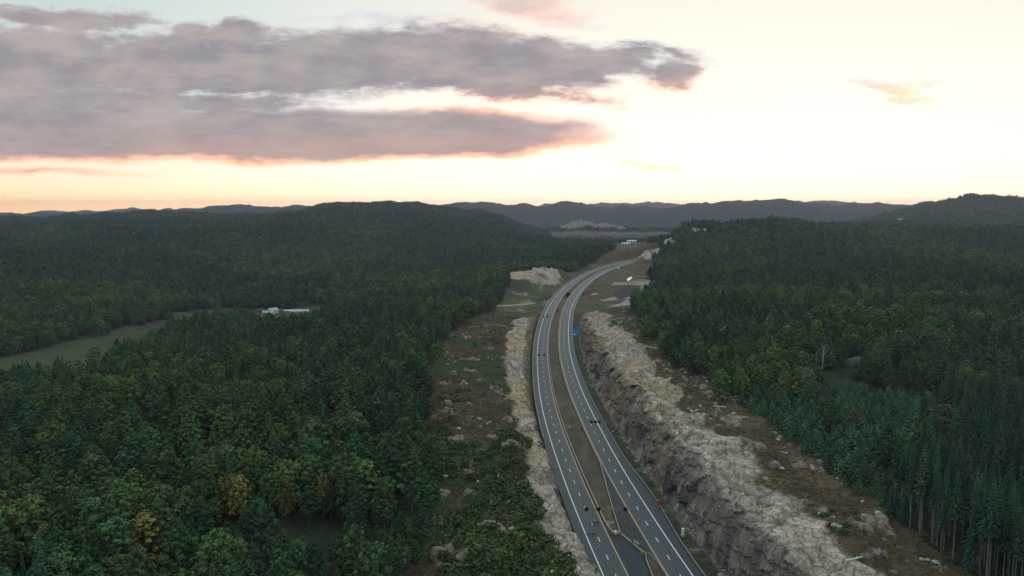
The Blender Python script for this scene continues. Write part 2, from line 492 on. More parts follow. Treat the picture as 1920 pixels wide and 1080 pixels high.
def mat(name, color, rough=.8, metal=0.0, spec=.3, noise=None, emit=None):
    """plain painted or mineral surface with a little procedural mottling"""
    if name in MATS: return MATS[name]
    m_ = bpy.data.materials.new(name); m_.use_nodes = True
    q = NB(m_.node_tree); bs = m_.node_tree.nodes['Principled BSDF']
    bs.inputs['Roughness'].default_value = rough; bs.inputs['Metallic'].default_value = metal; bs.inputs['Specular IOR Level'].default_value = spec
    sc_, amt = noise or (3.0, .25)
    t = q.n('ShaderNodeTexCoord'); f_ = q.noise(t.outputs['Object'], sc_, 4, .6)
    c = q.mix(q.step(f_, .3, .7), tuple(x * (1 - amt) for x in color), tuple(min(1, x * (1 + amt)) for x in color))
    m_.node_tree.links.new(c, bs.inputs['Base Color'])
    if emit:
        bs.inputs['Emission Color'].default_value = (*emit[0], 1); bs.inputs['Emission Strength'].default_value = emit[1]
    MATS[name] = m_
    return m_


def land_mat(name, s1, s2, amt=.35, bump=.5, bscale=.6, rough=.95):
    """takes its colour from the mesh's own ground cover map, broken up by noise in place"""
    m_ = bpy.data.materials.new(name); m_.use_nodes = True
    t = m_.node_tree; q = NB(t); bs = t.nodes['Principled BSDF']
    bs.inputs['Roughness'].default_value = rough; bs.inputs['Specular IOR Level'].default_value = .15
    at = q.n('ShaderNodeVertexColor', layer_name='Col')
    g = q.n('ShaderNodeNewGeometry')
    a = q.noise(g.outputs['Position'], s1, 5, .62); c = q.noise(g.outputs['Position'], s2, 4, .6)
    f_ = q.m('ADD', q.m('MULTIPLY', q.m('SUBTRACT', a, .5), 2.2 * amt * 2), q.m('ADD', 1.0, q.m('MULTIPLY', q.m('SUBTRACT', c, .5), 2.0 * amt)))
    f_ = q.m('MAXIMUM', f_, .25)
    vm = q.n('ShaderNodeVectorMath', operation='SCALE'); t.links.new(at.outputs['Color'], vm.inputs[0]); q.put(vm.inputs['Scale'], f_)
    t.links.new(vm.outputs[0], bs.inputs['Base Color'])
    bp = q.n('ShaderNodeBump'); bp.inputs['Strength'].default_value = bump; bp.inputs['Distance'].default_value = bscale
    t.links.new(a, bp.inputs['Height']); t.links.new(bp.outputs[0], bs.inputs['Normal'])
    return m_


FLOOR = np.array((.022, .026, .014)); HEATH = np.array((.070, .046, .027)); HEATH2 = np.array((.115, .082, .046)); GRASS = np.array((.068, .080, .032)); SCRUB = np.array((.045, .062, .024))
ROCK = np.array((.350, .278, .242)); ROCK2 = np.array((.385, .265, .180)); ROCKD = np.array((.118, .104, .112)); GRAVEL = np.array((.25, .22, .20)); FIELD = np.array((.052, .041, .028)); FIELDG = np.array((.044, .056, .024)); EARTH = np.array((.055, .050, .045))


def poly_in(x, y, P):
    x = np.asarray(x); y = np.asarray(y); c = np.zeros(x.shape, bool); n = len(P)
    for i in range(n):
        x0, y0 = P[i]; x1, y1 = P[(i + 1) % n]
        if y0 == y1: continue
        c ^= ((y0 > y) != (y1 > y)) & (x < (x1 - x0) * (y - y0) / (y1 - y0) + x0)
    return c


# open ground (no wood on it), in plan
def edgeL(Y): return np.interp(Y, [0, 120, 170, 231, 300, 382, 450, 520, 597, 640, 680, 760, 860, 900, 960, 1000, 1100, 1200, 1300, 1400], [-12, -16, -20, -27, -34, -44, -46, -42, -38, -34, -22, -16, -10, -4, 4, 34, 88, 122, 160, 200])
def edgeR(Y): return np.interp(Y, [0, 120, 168, 205, 244, 274, 320, 380, 450, 540, 640, 700, 800, 900, 960, 1000, 1100, 1200, 1300, 1400], [104, 100, 98, 105, 95, 93, 89, 86, 86, 94, 104, 118, 150, 182, 196, 190, 215, 235, 246, 262])


def ground_at(px, py, z0):
    v = (540 - py) / FP; y = math.cos(PITCH) + v * math.sin(PITCH); z = -math.sin(PITCH) + v * math.cos(PITCH)
    s_ = (z0 - HC) / z; return (px - 960) / FP * s_, y * s_


FIELDS = [[ground_at(px, py, -10) for px, py in ((-60, 672), (60, 655), (130, 640), (195, 630), (225, 612), (260, 612), (262, 648), (225, 668), (150, 692), (60, 715), (-60, 735))],
          [ground_at(px, py, -10) for px, py in ((225, 618), (300, 602), (345, 596), (350, 616), (300, 632), (250, 648))],
          [ground_at(px, py, -10) for px, py in ((300, 588), (400, 578), (430, 568), (520, 560), (600, 556), (615, 566), (580, 585), (500, 594), (420, 603), (330, 608))],
          [ground_at(px, py, -9) for px, py in ((465, 562), (625, 556), (625, 595), (570, 622), (490, 622), (462, 600))]]
QUARRY = [(125, 2120), (480, 2120), (640, 2900), (760, 3250), (160, 3250), (130, 2700)]
MOUND = [(235, 3300), (300, 3300), (340, 3420), (390, 3300), (500, 3300), (560, 3500), (520, 3860), (250, 3860), (225, 3500)]


def cover(x, y):
    """0 wood, 1 heath, 2 field, 3 gravel/plain, 4 rock, 5 grass, 6 dark verge"""
    x = np.asarray(x, float); y = np.asarray(y, float)
    wob = fbm(x / 22, y / 22, 71, 3) * 22
    k_ = np.zeros(x.shape, int)
    inroad = (x > edgeL(y) + wob * .6) & (x < edgeR(y) + wob * .5)
    k_[inroad & (y < 1330)] = 1
    for P in FIELDS: k_[poly_in(x + wob * .4, y + wob * .4, P)] = 2
    k_[poly_in(x + wob * 2, y, QUARRY)] = 3
    k_[poly_in(x + wob * 3, y + wob * 4, MOUND)] = 4
    g = np.interp(y, YD, np.gradient(XLD, YD)); cs = 1 / np.hypot(1, g)
    dl = (xl(y) - x) * cs; dr = (x - xr(y)) * cs
    ctr = (y > 700)
    # far side of the cutting
    k_[ctr & (y < 905) & (x > edgeL(y) + wob * .6) & (dl > 0)] = 5
    k_[ctr & (np.hypot((x - 32) / 46, (y - 955) / 50) < 1 + wob * .03) & (dl > 6)] = 4
    k_[(y > 905) & (y < 1560) & (dl > 0) & (dl < 16 + wob * .5)] = 5
    k_[(y > 1240) & (y < 1560) & (dl > 10) & (dl < 34 + wob)] = 1
    k_[(y > 1130) & (y < 1620) & (dr > 0) & (dr < 14 + wob)] = 5
    k_[(y > 690) & (y < 1130) & (dr > 0) & (dr < 10)] = 5
    k_[(np.hypot((x - (xr(y) + 26)) / 20, (y - 1400) / 70) < 1 + wob * .04)] = 4
    k_[(y > 690) & (y < 820) & (dr > 9) & (x < 120 + wob)] = 1
    k_[(np.hypot((x - 243) / 26, (y - 1325) / 62) < 1 + wob * .03)] = 4
    k_[(y > 1400) & (y < 2060) & (x / np.maximum(y, 1) > .137 + wob * .0004) & (x / np.maximum(y, 1) < .186) & (dl > 0)] = 1
    # gravel yard
    k_[poly_in(x + wob * .25, y + wob, [(96, 800), (150, 800), (185, 880), (196, 960), (170, 985), (150, 940), (168, 915), (158, 868), (130, 850)])] = 3
    k_[poly_in(x, y, [ground_at(px, py, 9) for px, py in ((1140, 573), (1172, 561), (1200, 551), (1203, 541), (1186, 536), (1146, 540), (1150, 534), (1178, 531), (1200, 527), (1238, 531), (1234, 541), (1213, 543), (1214, 557), (1196, 572))])] = 3
    k_[poly_in(x, y, [ground_at(px, py, 9) for px, py in ((1160, 560), (1150, 552), (1166, 543), (1192, 543), (1199, 548), (1190, 555))])] = 7
    # bare rock on the hill's end
    k_[(np.hypot((x - 292) / 26, (y - 1415) / 46) < .8 + wob * .06)] = 4
    k_[(np.hypot((x - 372) / 24, (y - 1462) / 20) < .75 + wob * .09)] = 4
    # road under the bridge
    ux, uy, tx, ty = 45.0, 822.0, .80, .60
    al_ = (x - ux) * tx + (y - uy) * ty; ac = np.abs(-(x - ux) * ty + (y - uy) * tx)
    k_[(ac < 4) & (al_ > -95) & (al_ < 70)] = 3
    k_[(ac > 4) & (ac < 6.5) & (al_ > -95) & (al_ < 70)] = 5
    k_[(x < xr(y) + 8) & (x > xl(y) - 8) & (y < 1650)] = 6
    return k_


def cover_col(x, y, k_):
    n = fbm(x / 9, y / 9, 81, 4) * 2; n2 = fbm(x / 40, y / 40, 85, 3) * 2
    def mx(a, c, t): t = np.clip(t, 0, 1)[..., None]; return a * (1 - t) + c * t
    C = np.zeros(x.shape + (3,))
    C[:] = FLOOR
    far = sm(y, 2600, 3600)[..., None]
    can = mx(np.array((.012, .022, .014)), np.array((.026, .036, .020)), .5 + n * .9 + n2 * .5)
    C = np.where((k_ == 0)[..., None], C * (1 - far) + can * far, C)
    he = mx(mx(HEATH, HEATH2, .35 + n * 1.2), SCRUB, sm(n2, .0, .45)); he = mx(he, EARTH, sm(-n, .25, .6) * .7)
    C = np.where((k_ == 1)[..., None], he, C)
    C = np.where((k_ == 2)[..., None], mx(FIELD, FIELDG, .25 + n2 * 1.5 + sm(-y, -620, -500)), C)
    C = np.where((k_ == 3)[..., None], mx(GRAVEL * 1.15 * (1 - .68 * sm(y, 2000, 2100))[..., None], FIELD * .8, .15 + n2 + .75 * sm(y, 2000, 2100) * (1 - sm(y, 2750, 2950))), C)
    C = np.where((k_ == 4)[..., None], mx(mx(ROCK, ROCK2, .5 + n2), ROCKD, sm(n, .05, .5)) * (1 - .38 * sm(y, 2500, 3000))[..., None], C)
    C = np.where((k_ == 5)[..., None], mx(mx(GRASS, FIELD, .4 + n2 * 1.4), GRAVEL, sm(n, .2, .6) * .7), C)
    C = np.where((k_ == 7)[..., None], EARTH * .8 + 0 * C, C)
    C = np.where((k_ == 6)[..., None], mx(EARTH, GRASS, .2 + n * .6), C)
    return C


# ------------------------------------------------------------------ the ground, one sheet out to the horizon
def wall_lines(Y):
    """foot and rim of the two rock walls at depth Y (plan x)"""
    fL = PL.at(Y, -12.2 + 1.2 * np.sin(np.asarray(Y) / 37))[0]; fR = PR.at(Y, 13.4)[0]
    return fL, fR


WOUT_L, WOUT_R = 66.0, 62.0
us = np.concatenate([np.linspace(-1.0, -.74, 40)[:-1], np.linspace(-.74, .74, 820), np.linspace(.74, 1.0, 40)[1:]])
ys = [18.0]
while ys[-1] < 13500:
    y_ = ys[-1]; ys.append(y_ + (5 if y_ < 100 else 1.9 if y_ < 320 else 1.9 + (y_ - 320) * .0052))
ys = np.array(ys)
GX = us[None, :] * ys[:, None]; GY = np.repeat(ys[:, None], len(us), 1)
GZ = ground(GX, GY)
GK = cover(GX, GY)
GC = cover_col(GX, GY, GK)
# rough rock, quarry heaps
rk = GK == 4
GZ = GZ + np.where(rk, ((fbm(GX / 9, GY / 14, 31, 4) * 9) + (cells(GX / 8, GY / 12, 35)[2] - .5) * 5) * (1 + sm(GY, 2500, 3200) * 3), 0)
GZ = GZ + np.where((GK == 0) & (GY > 3000), sm(GY, 3000, 3400) * (fbm(GX / 16, GY / 22, 33, 3) * 16 + 5), 0)
# the sheet stays below the cutting, which has a surface of its own
inL = PL.at(GY, -WOUT_L + 5)[0]; inR = PR.at(GY, WOUT_R - 5)[0]
cut = (GX > inL) & (GX < inR) & (GY < Y1C - 12)
GZ = np.where(cut, zroad(GY) - 5.0, GZ)
roadbed = (GX > PL.at(GY, -11.5)[0]) & (GX < PR.at(GY, 11.5)[0]) & (GY < 1640) & ~cut
PONDZ = float(np.median(GZ[(np.hypot(GX - 161, GY - 1000) < 25)]))
_l = (GX - 161.5) * .24 + (GY - 1000) * .97; _w2 = (GX - 161.5) * .97 - (GY - 1000) * .24
_m = (1 - sm(np.abs(_l), 34, 50)) * (1 - sm(np.abs(_w2), 7, 20)); GZ = GZ * (1 - _m) + PONDZ * _m
M_LAND = land_mat('forest floor and heath', .35, .06)
terr = add('terrain', mesh('terrain', np.stack([GX, GY, GZ], -1).reshape(-1, 3), gridfaces(*GX.shape), [M_LAND], GC.reshape(-1, 3), smooth_=True), kind='structure')

# ------------------------------------------------------------------ the rock cutting
M_ROCK = land_mat('blasted gneiss', .8, .13, amt=.20, bump=.3, bscale=.3, rough=.9)


def crack(m_):
    """joint lines through the stone, in place in the rock itself"""
    t = m_.node_tree; q = NB(t); bs = t.nodes['Principled BSDF']; g = q.n('ShaderNodeNewGeometry')
    old = bs.inputs['Base Color'].links[0].from_socket; oldn = bs.inputs['Normal'].links[0].from_socket
    w_ = q.n('ShaderNodeTexNoise'); t.links.new(g.outputs['Position'], w_.inputs['Vector']); w_.inputs['Scale'].default_value = .25; w_.inputs['Detail'].default_value = 3
    ad = q.n('ShaderNodeVectorMath', operation='MULTIPLY_ADD'); t.links.new(w_.outputs['Color'], ad.inputs[0]); ad.inputs[1].default_value = (3.5, 3.5, 3.5); t.links.new(g.outputs['Position'], ad.inputs[2])
    hts, cols = [], []
    for sx, sy, sz, wd in ((.16, .22, .11, .05), (.42, .5, .55, .07)):
        mp = q.n('ShaderNodeVectorMath', operation='MULTIPLY'); t.links.new(ad.outputs[0], mp.inputs[0]); mp.inputs[1].default_value = (sx, sy, sz)
        v = q.n('ShaderNodeTexVoronoi', feature='DISTANCE_TO_EDGE'); t.links.new(mp.outputs[0], v.inputs['Vector']); v.inputs['Scale'].default_value = 1.0
        v2 = q.n('ShaderNodeTexVoronoi', feature='F1'); t.links.new(mp.outputs[0], v2.inputs['Vector']); v2.inputs['Scale'].default_value = 1.0
        sp = q.n('ShaderNodeSeparateColor'); t.links.new(v2.outputs['Color'], sp.inputs[0])
        hts.append(q.m('ADD', q.step(v.outputs['Distance'], 0, wd), q.m('MULTIPLY', sp.outputs[0], .8)))
        cols.append(q.m('MULTIPLY', q.m('ADD', .76, q.m('MULTIPLY', q.step(v.outputs['Distance'], 0, wd * .8), .24)), q.m('ADD', .86, q.m('MULTIPLY', sp.outputs[1], .28))))
    f_ = q.m('MULTIPLY', cols[0], cols[1])
    vm = q.n('ShaderNodeVectorMath', operation='SCALE'); t.links.new(old, vm.inputs[0]); q.put(vm.inputs['Scale'], f_)
    t.links.new(vm.outputs[0], bs.inputs['Base Color'])
    bp = q.n('ShaderNodeBump'); bp.inputs['Strength'].default_value = .75; bp.inputs['Distance'].default_value = .55
    q.put(bp.inputs['Height'], q.m('ADD', hts[0], q.m('MULTIPLY', hts[1], .5))); t.links.new(oldn, bp.inputs['Normal']); t.links.new(bp.outputs[0], bs.inputs['Normal'])


crack(M_ROCK)


def cutting(side):
    P = PL if side < 0 else PR
    wout = WOUT_L if side < 0 else WOUT_R
    Ys = []
    y_ = Y0C
    while y_ < Y1C: Ys.append(y_); y_ += .8 + max(0, y_ - 250) * .0022
    Ys = np.array(Ys); n = len(Ys)
    foot = np.full(n, 9.6 if side < 0 else 13.0)
    foot = foot + (1.2 * fbm(Ys / 30, Ys * 0 + side, 3, 3)) * 2
    px_, py_ = P.at(Ys, 0)
    nx = np.interp(Ys, YD, P.nx) * side; ny = np.interp(Ys, YD, P.ny) * side
    zr_ = zroad(Ys)
    rim = rimL(Ys) if side < 0 else rimR(Ys)
    setb = (np.interp(Ys, [0, 250, 500, 640], [3.2, 3.4, 3.6, 5]) if side < 0 else np.interp(Ys, [0, 250, 330, 450, 640], [7.5, 8, 9, 10, 7]))
    setb = setb + fbm(Ys / 22, Ys * 0 + 2.2, 6, 2) * (3.5 if side < 0 else 7)
    setb = np.maximum(setb, 1.5)
    # columns: verge, wall, shoulder of pale rock, heath
    tv = np.linspace(0, 1, 9)[:-1]
    tw = np.linspace(0, 1, 60)[:-1] ** 1.45 if side > 0 else np.linspace(0, 1, 34)[:-1] ** 1.3
    tb = np.linspace(0, 1, 100) ** 1.15
    cols = len(tv) + len(tw) + len(tb)
    off = np.zeros((n, cols)); hz = np.zeros((n, cols)); zone = np.zeros((n, cols))
    start = 7.2 if side < 0 else 7.4
    for j, t in enumerate(tv):
        off[:, j] = start + (foot - start) * t; hz[:, j] = -.25 - .75 * math.sin(math.pi * t); zone[:, j] = t * .99
    for j, t in enumerate(tw):
        jj = len(tv) + j; off[:, jj] = foot + setb * t; zone[:, jj] = 1 + t * .999
    for j, t in enumerate(tb):
        jj = len(tv) + len(tw) + j; off[:, jj] = foot + setb + (wout - foot - setb) * t; zone[:, jj] = 2 + t
    X = px_[:, None] + nx[:, None] * off; Y = py_[:, None] + ny[:, None] * off
    G = ground(X, Y)
    # soft rounding of the rim and the slope beyond it
    top = G[:, len(tv) + len(tw)]
    S = np.repeat(Ys[:, None], cols, 1)
    Z = zr_[:, None] + hz
    d_rim = off - (foot + setb)[:, None]
    g2 = G + (1 - sm(d_rim, 0, 9)) * (-1.2)
    # knolls and notches along the rim
    kn = fbm(S / 30, off / 24 + side * 5, 91, 2) * (6 if side > 0 else 5)
    notch = -5.0 * np.exp(-((S - (296 if side > 0 else 248)) / (5 if side > 0 else 4)) ** 2) * (1 - sm(d_rim, 6, 20))
    g2 = g2 + (kn + notch) * (1 - sm(d_rim, 4, wout - 18)) * sm(S, 60, 100)
    w = zone >= 1
    tt = np.clip(zone - 1, 0, 1)
    rimz = g2[:, len(tv) + len(tw)][:, None]
    prof = 1 - (1 - tt) ** 2.3
    Zw = zr_[:, None] - .3 + (rimz - zr_[:, None] + .3) * prof
    Z = np.where(w & (zone < 2), Zw, Z)
    Z = np.where(zone >= 2, g2, Z)
    r_ = rim[:, None]
    # where the wall ends the surface is simply the ground
    open_ = np.where(zone < 1, Z, G)
    Z = Z * r_ + open_ * (1 - r_)
    Z = np.where(zone < 1, np.where(r_ < 1, Z, Z), Z)
    # rock relief: blasted columns on the wall, slabs on top
    hh = Z - zr_[:, None]
    d1, d2, idn = cells(S / 8.5 + fbm(S / 12, hh / 12, 4, 2) * 1.0, hh / 14 + S / 50, 11)
    e1, e2, idm = cells(S / 2.6, hh / 5 + .3 * S, 21)
    rel = (idn - .5) * 3.4 + (idm - .5) * .45 + np.minimum(d2 - d1, .10) * 9.0 + fbm(S / 9, hh / 8, 13, 2) * 1.6
    drill = 0.0
    rel = rel + (np.mod(S / 8 + idn * 7, 1) - .5) * 1.5 + (np.mod(hh / 7 + idn * 5 + S / 40, 1) - .5) * .7
    mw = sm(tt, .0, .10) * (1 - sm(d_rim, 0, 4)) * (zone >= 1) * r_
    push = -(rel + drill) * mw * (.9 if side > 0 else .55)
    # benches on top: stepped slabs
    c1, c2, ic = cells(S / 5.5 + off / 20, off / 3.6, 51)
    f1, f2, ifn = cells(S / 2.6, off / 2.0, 61)
    rockw = np.interp(Ys, [0, 200, 300, 400, 500, 640], [12, 13, 14, 17, 16, 13] if side > 0 else [6, 6.5, 7, 8, 11, 9])[:, None] + fbm(S / 16, off / 30, 77, 4) * (15 if side > 0 else 9)
    mrock = (1 - sm(d_rim - rockw, -1.5, 1.5)) * sm(tt, .75, 1.0) * (zone >= 1)
    bed = fbm(S / 7, off / 6, 183, 2) * 2.4 + (ic - .5) * 1.6 + (ifn - .5) * .35
    stp = .95; zb = Z + bed * .9; fr = zb / stp - np.floor(zb / stp); zt = (np.floor(zb / stp) + .25 * fr + .75 * sm(fr, .84, 1.0)) * stp
    zt = zt - (1 - sm(c2 - c1, 0, .10)) * .45
    wm = mrock * sm(tt, .7, 1.0) * r_
    Z = Z * (1 - wm) + zt * wm
    # scattered outcrops in the heath
    oc = sm(fbm(S / 7, off / 5, 131, 4), .165 if side > 0 else .20, .19 if side > 0 else .225) * (zone > 2) * sm(S, 60, 90) * (1 - sm(d_rim, wout - 26, wout - 18))
    Z = Z + oc * (.8 + (ifn - .5) * 1.4)
    heath_h = (zone > 2) * (1 - np.maximum(mrock, oc))
    Z = Z + heath_h * (fbm(S / 2.2, off / 2.2, 141, 3) * 1.1)
    X = X + nx[:, None] * -push; Y = Y + ny[:, None] * -push
    # outermost columns dive under the terrain sheet
    Z[:, -1] -= 3.0; Z[:, -2] -= 1.0
    # colours of the cover
    n1_ = fbm(S / 9, hh / 9 + off / 13, 151, 4) * 2; n2_ = fbm(S / 30, hh / 30 + off / 40, 161, 3) * 2; n3_ = fbm(S / 3.2, hh / 11, 171, 3) * 2
    def mx(a, c, t): t = np.clip(t, 0, 1)[..., None]; return a * (1 - t) + c * t
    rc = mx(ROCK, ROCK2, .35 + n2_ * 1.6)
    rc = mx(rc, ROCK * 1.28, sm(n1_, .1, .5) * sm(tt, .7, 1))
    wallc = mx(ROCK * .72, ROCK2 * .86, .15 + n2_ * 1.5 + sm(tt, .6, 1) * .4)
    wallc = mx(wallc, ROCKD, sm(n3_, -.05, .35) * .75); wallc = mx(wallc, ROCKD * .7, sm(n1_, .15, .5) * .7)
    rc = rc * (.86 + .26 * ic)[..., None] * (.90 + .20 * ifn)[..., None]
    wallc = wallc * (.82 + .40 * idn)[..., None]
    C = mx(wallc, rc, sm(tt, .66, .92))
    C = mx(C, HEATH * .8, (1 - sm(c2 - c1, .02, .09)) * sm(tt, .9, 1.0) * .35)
    C = mx(C, ROCKD * .6, (1 - sm(d2 - d1, .01, .05)) * (tt < .9) * .8)
    if side < 0: C = mx(C, rc, np.full(C.shape[:2], .5))
    k1 = cover_col(X, Y, np.full(X.shape, 1)) * (.8 if side < 0 else 1.0)
    gy = sm(-S, -330, -250) * .6 if side < 0 else sm(n2_, .15, .4) * .3
    k1 = mx(k1, SCRUB * 1.25, gy * (.45 + n1_ * .8))
    C = mx(k1, C, np.maximum(mrock, np.where(zone < 2, 1, 0)))
    C = mx(C, ROCK * .75, oc * .8)
    vg = mx(mx(EARTH, GRASS, .55 + n1_ * .9 + (sm(S, 320, 380) * .8 if side < 0 else 0)), GRAVEL * .7, sm(n1_, .25, .55))
    vg = mx(vg, GRAVEL * .65, sm(zone, .72, .95) * .85)
    C = mx(C, vg, np.where(zone < 1, 1, 0))
    kk = cover(X, Y); opc = cover_col(X, Y, np.where(kk == 0, 1, kk))
    C = mx(opc, C, np.repeat(r_, cols, 1))
    F_ = gridfaces(n, cols)
    if side < 0: F_ = F_[:, ::-1]
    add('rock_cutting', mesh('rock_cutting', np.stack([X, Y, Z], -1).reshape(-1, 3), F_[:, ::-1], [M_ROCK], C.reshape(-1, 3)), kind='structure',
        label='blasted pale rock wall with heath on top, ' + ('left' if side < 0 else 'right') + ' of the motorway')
    return X, Y, Z, mrock, d_rim, zone, oc


CUTL = cutting(-1)
CUTR = cutting(1)


def cut_surface(cut_, x, y):
    """height of a cutting's surface by nearest grid vertex"""
    X, Y, Z = cut_[:3]
    row = np.argmin(np.abs(Y.mean(1)[:, None] - np.atleast_1d(y)[None, :]), 0)
    out = []
    for r_, a, c in zip(row, np.atleast_1d(x), np.atleast_1d(y)):
        lo, hi = max(0, r_ - 25), min(len(X), r_ + 26)
        d = (X[lo:hi] - a) ** 2 + (Y[lo:hi] - c) ** 2
        out.append(Z[lo:hi].ravel()[np.argmin(d)])
    return np.array(out)


_rows = ys


def gz(x, y):
    """height of the terrain sheet, by its own grid"""
    x = np.atleast_1d(np.asarray(x, float)); y = np.atleast_1d(np.asarray(y, float))
    r_ = np.clip(np.searchsorted(ys, y) - 1, 0, len(ys) - 2); u = x / y
    c = np.clip(np.searchsorted(us, u) - 1, 0, len(us) - 2)
    fy = np.clip((y - ys[r_]) / (ys[r_ + 1] - ys[r_]), 0, 1); fx = np.clip((u - us[c]) / (us[c + 1] - us[c]), 0, 1)
    return (GZ[r_, c] * (1 - fx) + GZ[r_, c + 1] * fx) * (1 - fy) + (GZ[r_ + 1, c] * (1 - fx) + GZ[r_ + 1, c + 1] * fx) * fy

# ------------------------------------------------------------------ the motorway
def strip(name, Ys, L, Rr, z, m_, thick=0.0, **props):
    """band between two plan lines; L and Rr are (x, y) arrays"""
    n = len(Ys); rows = []
    zz = zroad(Ys) + z
    cols = [(L[0], L[1], zz - thick), (L[0], L[1], zz), (Rr[0], Rr[1], zz), (Rr[0], Rr[1], zz - thick)] if thick else [(L[0], L[1], zz), (Rr[0], Rr[1], zz)]
    V_ = np.stack([np.stack(c, -1) for c in cols], 1).reshape(-1, 3)
    return V_, gridfaces(n, len(cols))


def asphalt_mat():
    m_ = bpy.data.materials.new('asphalt'); m_.use_nodes = True
    t = m_.node_tree; q = NB(t); bs = t.nodes['Principled BSDF']
    g = q.n('ShaderNodeNewGeometry')
    a = q.noise(g.outputs['Position'], .05, 4, .6); c = q.noise(g.outputs['Position'], 1.6, 4, .7)
    f_ = q.m('ADD', q.m('MULTIPLY', a, .7), q.m('MULTIPLY', c, .3))
    col = q.mix(q.step(f_, .36, .66), (.026, .037, .050), (.044, .055, .070))
    t.links.new(col, bs.inputs['Base Color'])
    rr_ = q.m('ADD', .52, q.m('MULTIPLY', c, .2)); t.links.new(rr_, bs.inputs['Roughness'])
    bs.inputs['Specular IOR Level'].default_value = .35
    return m_


M_ASPH = asphalt_mat()
M_ASPH2 = mat('fresh asphalt', (.013, .021, .030), .6, noise=(.2, .2))
M_WHITE = mat('white road paint', (.72, .74, .74), .6, noise=(1.5, .12))
M_YELLOW = mat('yellow road paint', (.56, .32, .18), .6, noise=(1.5, .12))
M_STEEL = mat('galvanised steel', (.50, .52, .53), .42, .6, noise=(.8, .15))
M_STEELW = mat('weathered steel', (.62, .52, .44), .5, .25, noise=(.8, .2))
M_CONC = mat('concrete', (.36, .35, .33), .85, noise=(.5, .15))
M_BLACK = mat('matt black', (.012, .012, .014), .5)
M_DARKM = mat('dark steel', (.05, .052, .055), .5, .5)
M_MED = land_mat('median soil', 1.2, .2, amt=.3)

Yr_ = np.arange(30, 1640, 4.0)
bul = lambda Y: 1.7 * np.exp(-((Y - 258) / 26) ** 2) + .3
def deck(P, o0, o1, seed):
    """carriageway with worn wheel tracks, seams and patches kept in its own cover map"""
    Yd = np.arange(30, 1640, 2.5); nc = 40; n = len(Yd); V_ = np.zeros((n, nc + 2, 3)); C = np.zeros((n, nc + 2, 3))
    e1 = o1(Yd) if callable(o1) else np.full(n, o1)
    pid = np.floor(P.at(Yd)[1] / 37.0 + .3 * np.sin(Yd / 90)); patch = (_h(pid, pid * 0, seed) - .5) * .22
    for j in range(nc + 2):
        t = np.clip((j - 1) / (nc - 1), 0, 1); o = o0 + (e1 - o0) * t
        x, y = P.at(Yd, o); z = zroad(Yd) - (1.2 if j in (0, nc + 1) else 0)
        V_[:, j] = np.stack([x, y, z], 1)
        tr = sum(np.exp(-((o - c_) / .38) ** 2) for c_ in (-2.65, -.95, .95, 2.65))
        oil = sum(np.exp(-((o - c_) / .35) ** 2) for c_ in (-1.8, 1.8))
        lane = np.where(o < 0, patch, patch[::-1]) * (np.abs(o) < 3.5)
        k_ = 1 + .22 * tr - .10 * oil + lane + fbm(x / 2.2 + 9, y / 14, seed + 3, 3) * .35 + fbm(x / 9, y / 60, seed + 5, 3) * .25 - .18 * (np.abs(o) > 3.9) - .25 * np.exp(-((o + .14) / .10) ** 2)
        C[:, j] = np.array((.032, .043, .057))[None] * k_[:, None]
    return mesh('road', V_.reshape(-1, 3), gridfaces(n, nc + 2), [M_DECK], C.reshape(-1, 3))


M_DECK = land_mat('worn asphalt', 1.8, .3, amt=.10, bump=.05, bscale=.02, rough=.55)
M_DECK.node_tree.nodes['Principled BSDF'].inputs['Specular IOR Level'].default_value = .35
add('road', deck(PL, -7.0, 4.4, 7), kind='structure', label='left carriageway of dark asphalt with two lanes')
add('road', deck(PR, -4.6, lambda Y: 6.9 + bul(Y), 17), kind='structure', label='right carriageway of dark asphalt with two lanes')
Yc = np.arange(30, 306, 3.0)
V3, F3 = strip('', Yc, PL.at(Yc, 3.9), PR.at(Yc, -4.1), .005, None)
add('road', mesh('road', V3, F3, [M_ASPH2]), kind='structure', label='dark crossover asphalt between the two carriageways')

# markings
def line(P, off, w, Ys, z=.03):
    a = P.at(Ys, off - w / 2); c = P.at(Ys, off + w / 2)
    return strip('', Ys, a, c, z, None)


def joined(parts):
    V_, F_, o = [], [], 0
    for v, f_ in parts:
        V_.append(v); F_.append(f_ + o); o += len(v)
    return np.concatenate(V_), np.concatenate(F_)


lw = .32
add('road_markings', mesh('road_markings', *joined([line(PL, -3.6, lw, Yr_), line(PR, 3.55, lw, Yr_)]), [M_WHITE]), kind='structure', label='white edge lines')
add('road_markings', mesh('road_markings', *joined([line(PL, 3.5, lw, Yr_), line(PR, -3.55, lw, Yr_)]), [M_YELLOW]), kind='structure', label='yellow edge lines beside the median')
ds = []
for P in (PL, PR):
    s0 = 45.0
    while s0 < P.s[-1] - 60:
        a_, c_ = P.Y_of_s(s0), P.Y_of_s(s0 + 3.2)
        if c_ < 1620: ds.append(line(P, 0, .24, np.array([a_, c_])))
        s0 += 12.0
add('road_markings', mesh('road_markings', *joined(ds), [M_WHITE]), kind='structure', label='dashed white lane lines')

